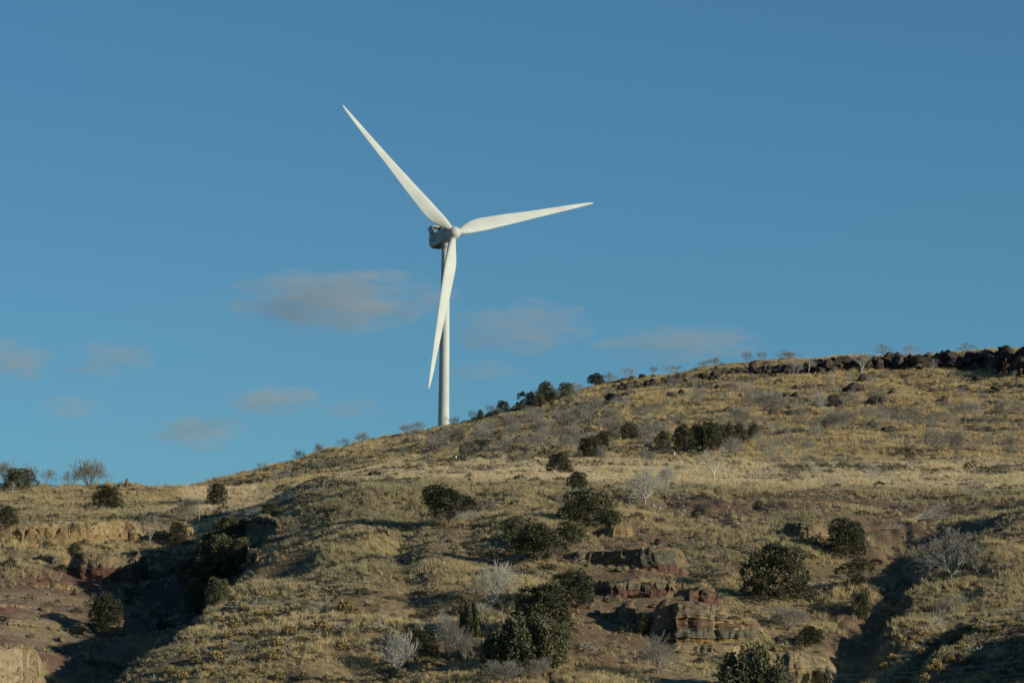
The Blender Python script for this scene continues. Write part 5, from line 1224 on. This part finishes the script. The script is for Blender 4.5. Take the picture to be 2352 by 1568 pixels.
# what the line of sight leaves hidden far behind a crest needs no grass
slope = Zfull / YF
run = np.maximum.accumulate(slope, axis=0)
seen = (slope >= run - 0.0022)[sub]
n2s, n1s, bare_s = n2[sub], n1[sub], BARE[sub]
Ys = YF[sub]; Xs = XF[sub]
def sample(dens, seed):
    r_ = np.random.default_rng(seed)
    lam = np.maximum(dens, 0) * area * seen
    cnt = r_.poisson(lam)
    j, i = np.nonzero(cnt); rep = cnt[j, i]
    j = np.repeat(j, rep); i = np.repeat(i, rep); n = len(j)
    fy, fx = r_.random(n), r_.random(n)
    y = Yfull[JJ[j]] + fy * dY[j]; a = A_AX[II[i]] + fx * dA[i]
    x = a * y
    return x, y, ground_z(x, y), j, i, r_
def scatter(name, coll, x, y, z, scl, tint, vidx, r_, tilt=.12, zs=None):
    n = len(x)
    me = bpy.data.meshes.new(name)
    me.vertices.add(n); me.vertices.foreach_set('co', np.stack([x, y, z], 1).astype(np.float32).ravel())
    at_ = me.attributes.new('scl', 'FLOAT_VECTOR', 'POINT'); zs = scl if zs is None else zs
    at_.data.foreach_set('vector', np.stack([scl, scl, zs], 1).astype(np.float32).ravel())
    at_ = me.attributes.new('rot', 'FLOAT_VECTOR', 'POINT'); at_.data.foreach_set('vector', np.stack([r_.normal(0, tilt, n), r_.normal(0, tilt, n), r_.uniform(0, 6.28, n)], 1).astype(np.float32).ravel())
    at_ = me.attributes.new('vidx', 'INT', 'POINT'); at_.data.foreach_set('value', vidx.astype(np.int32))
    at_ = me.attributes.new('tint', 'FLOAT_COLOR', 'POINT'); at_.data.foreach_set('color', np.concatenate([tint, np.ones((n, 1))], 1).astype(np.float32).ravel())
    o = link(name, me); tag(o, kind='stuff')
    ng = bpy.data.node_groups.new(name + '_spread', 'GeometryNodeTree')
    ng.interface.new_socket('Geometry', in_out='INPUT', socket_type='NodeSocketGeometry'); ng.interface.new_socket('Geometry', in_out='OUTPUT', socket_type='NodeSocketGeometry')
    N = ng.nodes; gi = N.new('NodeGroupInput'); go = N.new('NodeGroupOutput')
    iop = N.new('GeometryNodeInstanceOnPoints'); ci = N.new('GeometryNodeCollectionInfo')
    ci.inputs['Collection'].default_value = coll; ci.inputs['Separate Children'].default_value = True; ci.inputs['Reset Children'].default_value = True
    iop.inputs['Pick Instance'].default_value = True
    def attr(nm, ty):
        q = N.new('GeometryNodeInputNamedAttribute'); q.data_type = ty; q.inputs['Name'].default_value = nm; return q.outputs['Attribute']
    L = ng.links
    m2p = N.new('GeometryNodeMeshToPoints')
    L.new(gi.outputs[0], m2p.inputs['Mesh']); L.new(m2p.outputs['Points'], iop.inputs['Points']); L.new(ci.outputs[0], iop.inputs['Instance'])
    L.new(attr('vidx', 'INT'), iop.inputs['Instance Index'])
    e2r = N.new('FunctionNodeEulerToRotation'); L.new(attr('rot', 'FLOAT_VECTOR'), e2r.inputs[0]); L.new(e2r.outputs[0], iop.inputs['Rotation'])
    L.new(attr('scl', 'FLOAT_VECTOR'), iop.inputs['Scale'])
    L.new(iop.outputs[0], go.inputs[0])
    md = o.modifiers.new('spread', 'NODES'); md.node_group = ng
    return o
far_w = sstep(410, 520, Ys)
patch = sstep(-.35, .25, n2s + .6 * fbm(Xs / 1.3, Ys / 1.0, 3, 77))
tall = fbm(Xs / 6.5, Ys / 5, 3, 78)
G_TUFT = hidden_coll('grass_tuft', [tuft_mesh(200 + k) for k in range(6)])
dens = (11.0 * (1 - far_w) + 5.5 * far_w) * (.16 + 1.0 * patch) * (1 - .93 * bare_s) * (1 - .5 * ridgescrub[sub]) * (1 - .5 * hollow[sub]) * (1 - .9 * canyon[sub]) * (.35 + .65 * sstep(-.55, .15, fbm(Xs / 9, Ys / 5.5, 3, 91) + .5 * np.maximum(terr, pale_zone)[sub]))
gx, gy, gz, gj, gi_, gr = sample(dens, 301)
tl = tall[gj, gi_]; nn = len(gx)
gs = (.38 + .26 * np.clip(tl, -.8, 1.2)) * gr.uniform(.65, 1.3, nn) * (1 + .25 * far_w[gj, gi_])
straw = np.array((.68, .545, .295)); tawny = np.array((.63, .46, .225)); greyg = np.array((.34, .30, .185)); paleg = np.array((.74, .61, .385))
k1 = np.clip(.5 + .7 * n1s[gj, gi_] + gr.normal(0, .11, nn), 0, 1)[:, None]; k2 = np.clip(.45 + .8 * n2s[gj, gi_] + gr.normal(0, .14, nn), 0, 1)[:, None]
gt = (straw * k1 + greyg * (1 - k1)) * k2 + (straw * .4 + greyg * .6) * (1 - k2)
fw = far_w[gj, gi_][:, None]; gt = gt * (1 - .6 * fw) + (tawny * k2 + straw * (1 - k2)) * .6 * fw
pl_ = np.maximum(terr[sub], pale_zone[sub])[gj, gi_][:, None]; gt = gt * (1 - .85 * pl_) + paleg * .85 * pl_
scatter('dry_grass', G_TUFT, gx, gy, gz, gs * 1.15, gt, gr.integers(0, 6, nn), gr, .15, gs)

G_SCR = hidden_coll('scrub_clump', [scrub_mesh(230 + k, 160, (.6, .8, .5, .9)[k]) for k in range(4)])
scr_patch = sstep(.0, .6, fbm(Xs / 8, Ys / 3.5, 4, 79) - .25 * n2s)
def streak(pts, wid):
    q = np.array(pts, float); yy = np.interp(PXT[sub], q[:, 0], q[:, 1], left=-9e3, right=-9e3)
    return np.exp(-((PYT[sub] - yy) / wid) ** 2) * (Ys > 410)
rows = np.maximum.reduce([streak([(620, 1138), (800, 1102), (900, 1082), (1050, 1060), (1200, 1052), (1330, 1052)], 6), streak([(1100, 1046), (1300, 1036), (1480, 1040), (1700, 1050)], 5), streak([(700, 1088), (860, 1050), (1000, 1022), (1150, 1000), (1300, 985)], 7), streak([(1780, 1080), (2000, 1078), (2200, 1084), (2352, 1080)], 7), streak([(1500, 1128), (1700, 1118), (1900, 1126)], 7)])  # scrub rows, some put in to stand for dark shadow lines
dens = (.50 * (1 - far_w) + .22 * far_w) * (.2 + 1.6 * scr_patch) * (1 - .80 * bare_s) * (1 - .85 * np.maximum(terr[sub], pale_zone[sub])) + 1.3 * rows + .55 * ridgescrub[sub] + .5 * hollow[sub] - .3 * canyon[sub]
sx, sy, sz, sj, si, sr = sample(dens, 302)
nn = len(sx)
pal = np.array([(.13, .125, .085), (.085, .082, .052), (.18, .14, .088), (.24, .22, .18), (.165, .155, .115), (.36, .26, .12)])
pk = sr.choice(6, nn, p=[.28, .24, .18, .12, .13, .05])
st = pal[pk] * sr.uniform(.75, 1.25, (nn, 1))
ss = sr.lognormal(-.55, .38, nn).clip(.25, 1.25)
scatter('low_scrub', G_SCR, sx, sy, sz - .05, ss * 1.35, st, sr.integers(0, 4, nn), sr, .1, ss * sr.uniform(.7, 1.1, nn))
m_haze_twig = mat_tint('bare_brush_twig', .9, .1, .2, instancer=True)
G_BB = hidden_coll('bare_brush', [with_mat(BARE_MESH[kd][q][2], m_haze_twig) for kd, q in (('fuzzy', 0), ('fuzzy', 1), ('vase', 1), ('brushy', 0), ('sapling', 1))])
bz = fbm(Xs / 16, Ys / 14, 3, 95)
sky_py = PYT[JJ].min(axis=0)[II]
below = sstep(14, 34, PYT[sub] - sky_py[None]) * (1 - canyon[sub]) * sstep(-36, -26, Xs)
dens = far_w * (.003 + .017 * sstep(-.1, .6, bz)) * (1 - .9 * np.maximum(terr[sub], pale_zone[sub])) + .018 * ridgescrub[sub] + .004 * (1 - far_w) * sstep(.1, .6, bz) * (1 - bare_s)
dens = dens * below
bx, by, bz_, bj, bi_, br = sample(dens, 304)
nn = len(bx); bs = br.uniform(.9, 2.6, nn)
bt_ = np.array((.255, .24, .205)) * br.uniform(.75, 1.3, (nn, 1))
scatter('bare_brush', G_BB, bx, by, bz_ - .05, bs * 1.1, bt_, br.integers(0, 5, nn), br, .08, bs)
G_ST = hidden_coll('loose_stone', [stone_mesh(250 + k) for k in range(3)])
dens = .25 * bare_s + .04 + .15 * zone(1430, 1290, 170, 130, .6, 81)[sub]
tx_, ty_, tz_, tj, ti, tr_ = sample(dens, 303)
nn = len(tx_); ts = tr_.lognormal(-1.75, .45, nn).clip(.06, .55)
scatter('loose_stone', G_ST, tx_, ty_, tz_, ts, np.ones((nn, 3)) * .3, tr_.integers(0, 3, nn), tr_, .6)
print('tufts', len(gx), 'scrub', len(sx), 'stones', len(tx_), 'brush', len(bx))
# ------------------------------------------------------------------ thin fair-weather clouds, far away
def cloud_mat(name, dens, scale, seed):
    m = bpy.data.materials.new(name); m.use_nodes = True
    nt = m.node_tree; N = nt.nodes; N.clear()
    out = N.new('ShaderNodeOutputMaterial'); pv = N.new('ShaderNodeVolumePrincipled')
    pv.inputs['Color'].default_value = (.70, .705, .68, 1); pv.inputs['Anisotropy'].default_value = 0.1
    tc = N.new('ShaderNodeTexCoord')
    ln = N.new('ShaderNodeVectorMath'); ln.operation = 'LENGTH'; nt.links.new(tc.outputs['Object'], ln.inputs[0])
    ns = N.new('ShaderNodeTexNoise'); ns.noise_dimensions = '4D'; ns.inputs['W'].default_value = seed * 3.7; ns.inputs['Scale'].default_value = scale; ns.inputs['Detail'].default_value = 7; ns.inputs['Roughness'].default_value = .6
    nt.links.new(tc.outputs['Object'], ns.inputs['Vector'])
    a = N.new('ShaderNodeMath'); a.operation = 'MULTIPLY_ADD'; a.inputs[1].default_value = 4.4; a.inputs[2].default_value = -1.75     # noise
    nt.links.new(ns.outputs['Fac'], a.inputs[0])
    b = N.new('ShaderNodeMath'); b.operation = 'SUBTRACT'; nt.links.new(a.outputs[0], b.inputs[0]); nt.links.new(ln.outputs['Value'], b.inputs[1])
    mr = N.new('ShaderNodeMapRange'); mr.interpolation_type = 'SMOOTHSTEP'; mr.inputs['From Min'].default_value = -.55; mr.inputs['From Max'].default_value = .35
    mr.inputs['To Max'].default_value = dens
    nt.links.new(b.outputs[0], mr.inputs['Value']); nt.links.new(mr.outputs['Result'], pv.inputs['Density'])
    nt.links.new(pv.outputs['Volume'], out.inputs['Volume'])
    return m
CD = 9000.0
for k, (px, py, w, h, de, lab) in enumerate([
    (775, 690, 470, 120, .0050, 'largest soft grey-pink cloud left of the turbine tower'), (1195, 752, 300, 105, .0030, 'faint wide cloud just right of the turbine tower'), (1548, 790, 340, 80, .0034, 'flat cloud low over the rocky ridge'),
    (36, 830, 160, 85, .0040, 'small rounded cloud at the left picture edge'), (245, 826, 190, 75, .0024, 'faint wisp next to the small rounded edge cloud'), (165, 935, 150, 45, .0022, 'very faint thin wisp low on the left'),
    (625, 920, 190, 62, .0040, 'small flat cloud below the largest one'), (455, 990, 210, 75, .0034, 'drooping cloud lowest over the saddle'), (800, 940, 160, 34, .0020, 'barely visible streak trailing from the small flat cloud'), (1110, 852, 170, 36, .0016, 'barely visible streak close behind the lower tower')]):
    bm = bmesh.new(); bmesh.ops.create_icosphere(bm, subdivisions=3, radius=1.0)
    me = bpy.data.meshes.new('cloud'); bm.to_mesh(me); bm.free()
    me.materials.append(cloud_mat('cloud_vapour', de * 1.05, 2.3, k + 1))
    o = link('cloud', me); s = CD / F
    o.location = at(px, py, CD); o.scale = (w * s * .62, 170, h * s * .66); o.rotation_euler = (0, R(-2), 0)
    tag(o, lab, 'cloud', 'thin clouds above the horizon')
# ------------------------------------------------------------------ markers, fence posts, wires
m_wpost = mat_noise('white_marker_paint', (.70, .70, .67), (.80, .80, .77), 3, .5)
m_rpost = mat_noise('red_marker_paint', (.20, .035, .03), (.30, .05, .04), 3, .6)
m_wood = mat_noise('weathered_wood', (.10, .08, .06), (.20, .165, .125), 4, .9, .4)
def post(px, py, h, label, name='marker_post', two=True, wid=.09, m1=m_wpost, m2=m_rpost, split=.62, tilt=0.0):
    p, s = foot(px, py); H_ = h * s
    root = empty(name, tuple(p)); tag(root, label, 'marker post' if 'marker' in name else 'fence post')
    if two:
        v, f = lathe([(wid, -.2), (wid, H_ * split)], 10); link('post', mesh_np('post', v, f, mat=m2), root)
        v, f = lathe([(wid * 1.25, 0), (wid * 1.25, H_ * (1 - split) * .9), (wid * .9, H_ * (1 - split))], 10); o = link('cap', mesh_np('cap', v, f, mat=m1), root); o.location = (0, 0, H_ * split)
    else:
        v, f = lathe([(wid, -.2), (wid * .95, H_), (wid * .5, H_ + .04)], 8); link('post', mesh_np('post', v, f, mat=m1), root)
        if tilt: root.rotation_euler = (0, tilt, 0)
    return root
post(1047, 1066, 19, 'red marker post with white top beside the track', split=.72, wid=.07)
post(1549, 1049, 11, 'short white marker post on the track bank past the stones', two=False, wid=.08)
post(2214, 1060, 8, 'tiny white marker stub low on the grassy slope', two=False, wid=.06)
post(290, 1118, 18, 'stout leaning wooden fence post on the left skyline', 'fence_post', False, .17, m_wood, tilt=R(5))
post(279, 1118, 15, 'thin fence stake beside the stout leaning post', 'fence_post', False, .045, m_wood, tilt=R(4))
# three slack wires crossing low at the right, close to the camera
for k, (y0, y1, lab) in enumerate([(1541, 1503, 'uppermost thin overhead wire low at the right'), (1552, 1516, 'middle thin overhead wire low at the right'), (1566, 1533, 'lowest thin overhead wire low at the right')]):
    p0, p1 = at(1900, y0 + 8, 240), at(2600, y1 - 24, 215)
    pts = [p0 + (p1 - p0) * t - np.array([0, 0, .35 * 4 * t * (1 - t)]) for t in np.linspace(0, 1, 24)]
    v, f = tubes([(pts[i], pts[i + 1], .008, .008, 0) for i in range(23)], 5)
    o = link('overhead_wire', mesh_np('overhead_wire', v, f, True, mat=mat_noise('wire_metal', (.25, .24, .22), (.32, .31, .29), 1, .5))); tag(o, lab, 'wire', 'overhead wires')
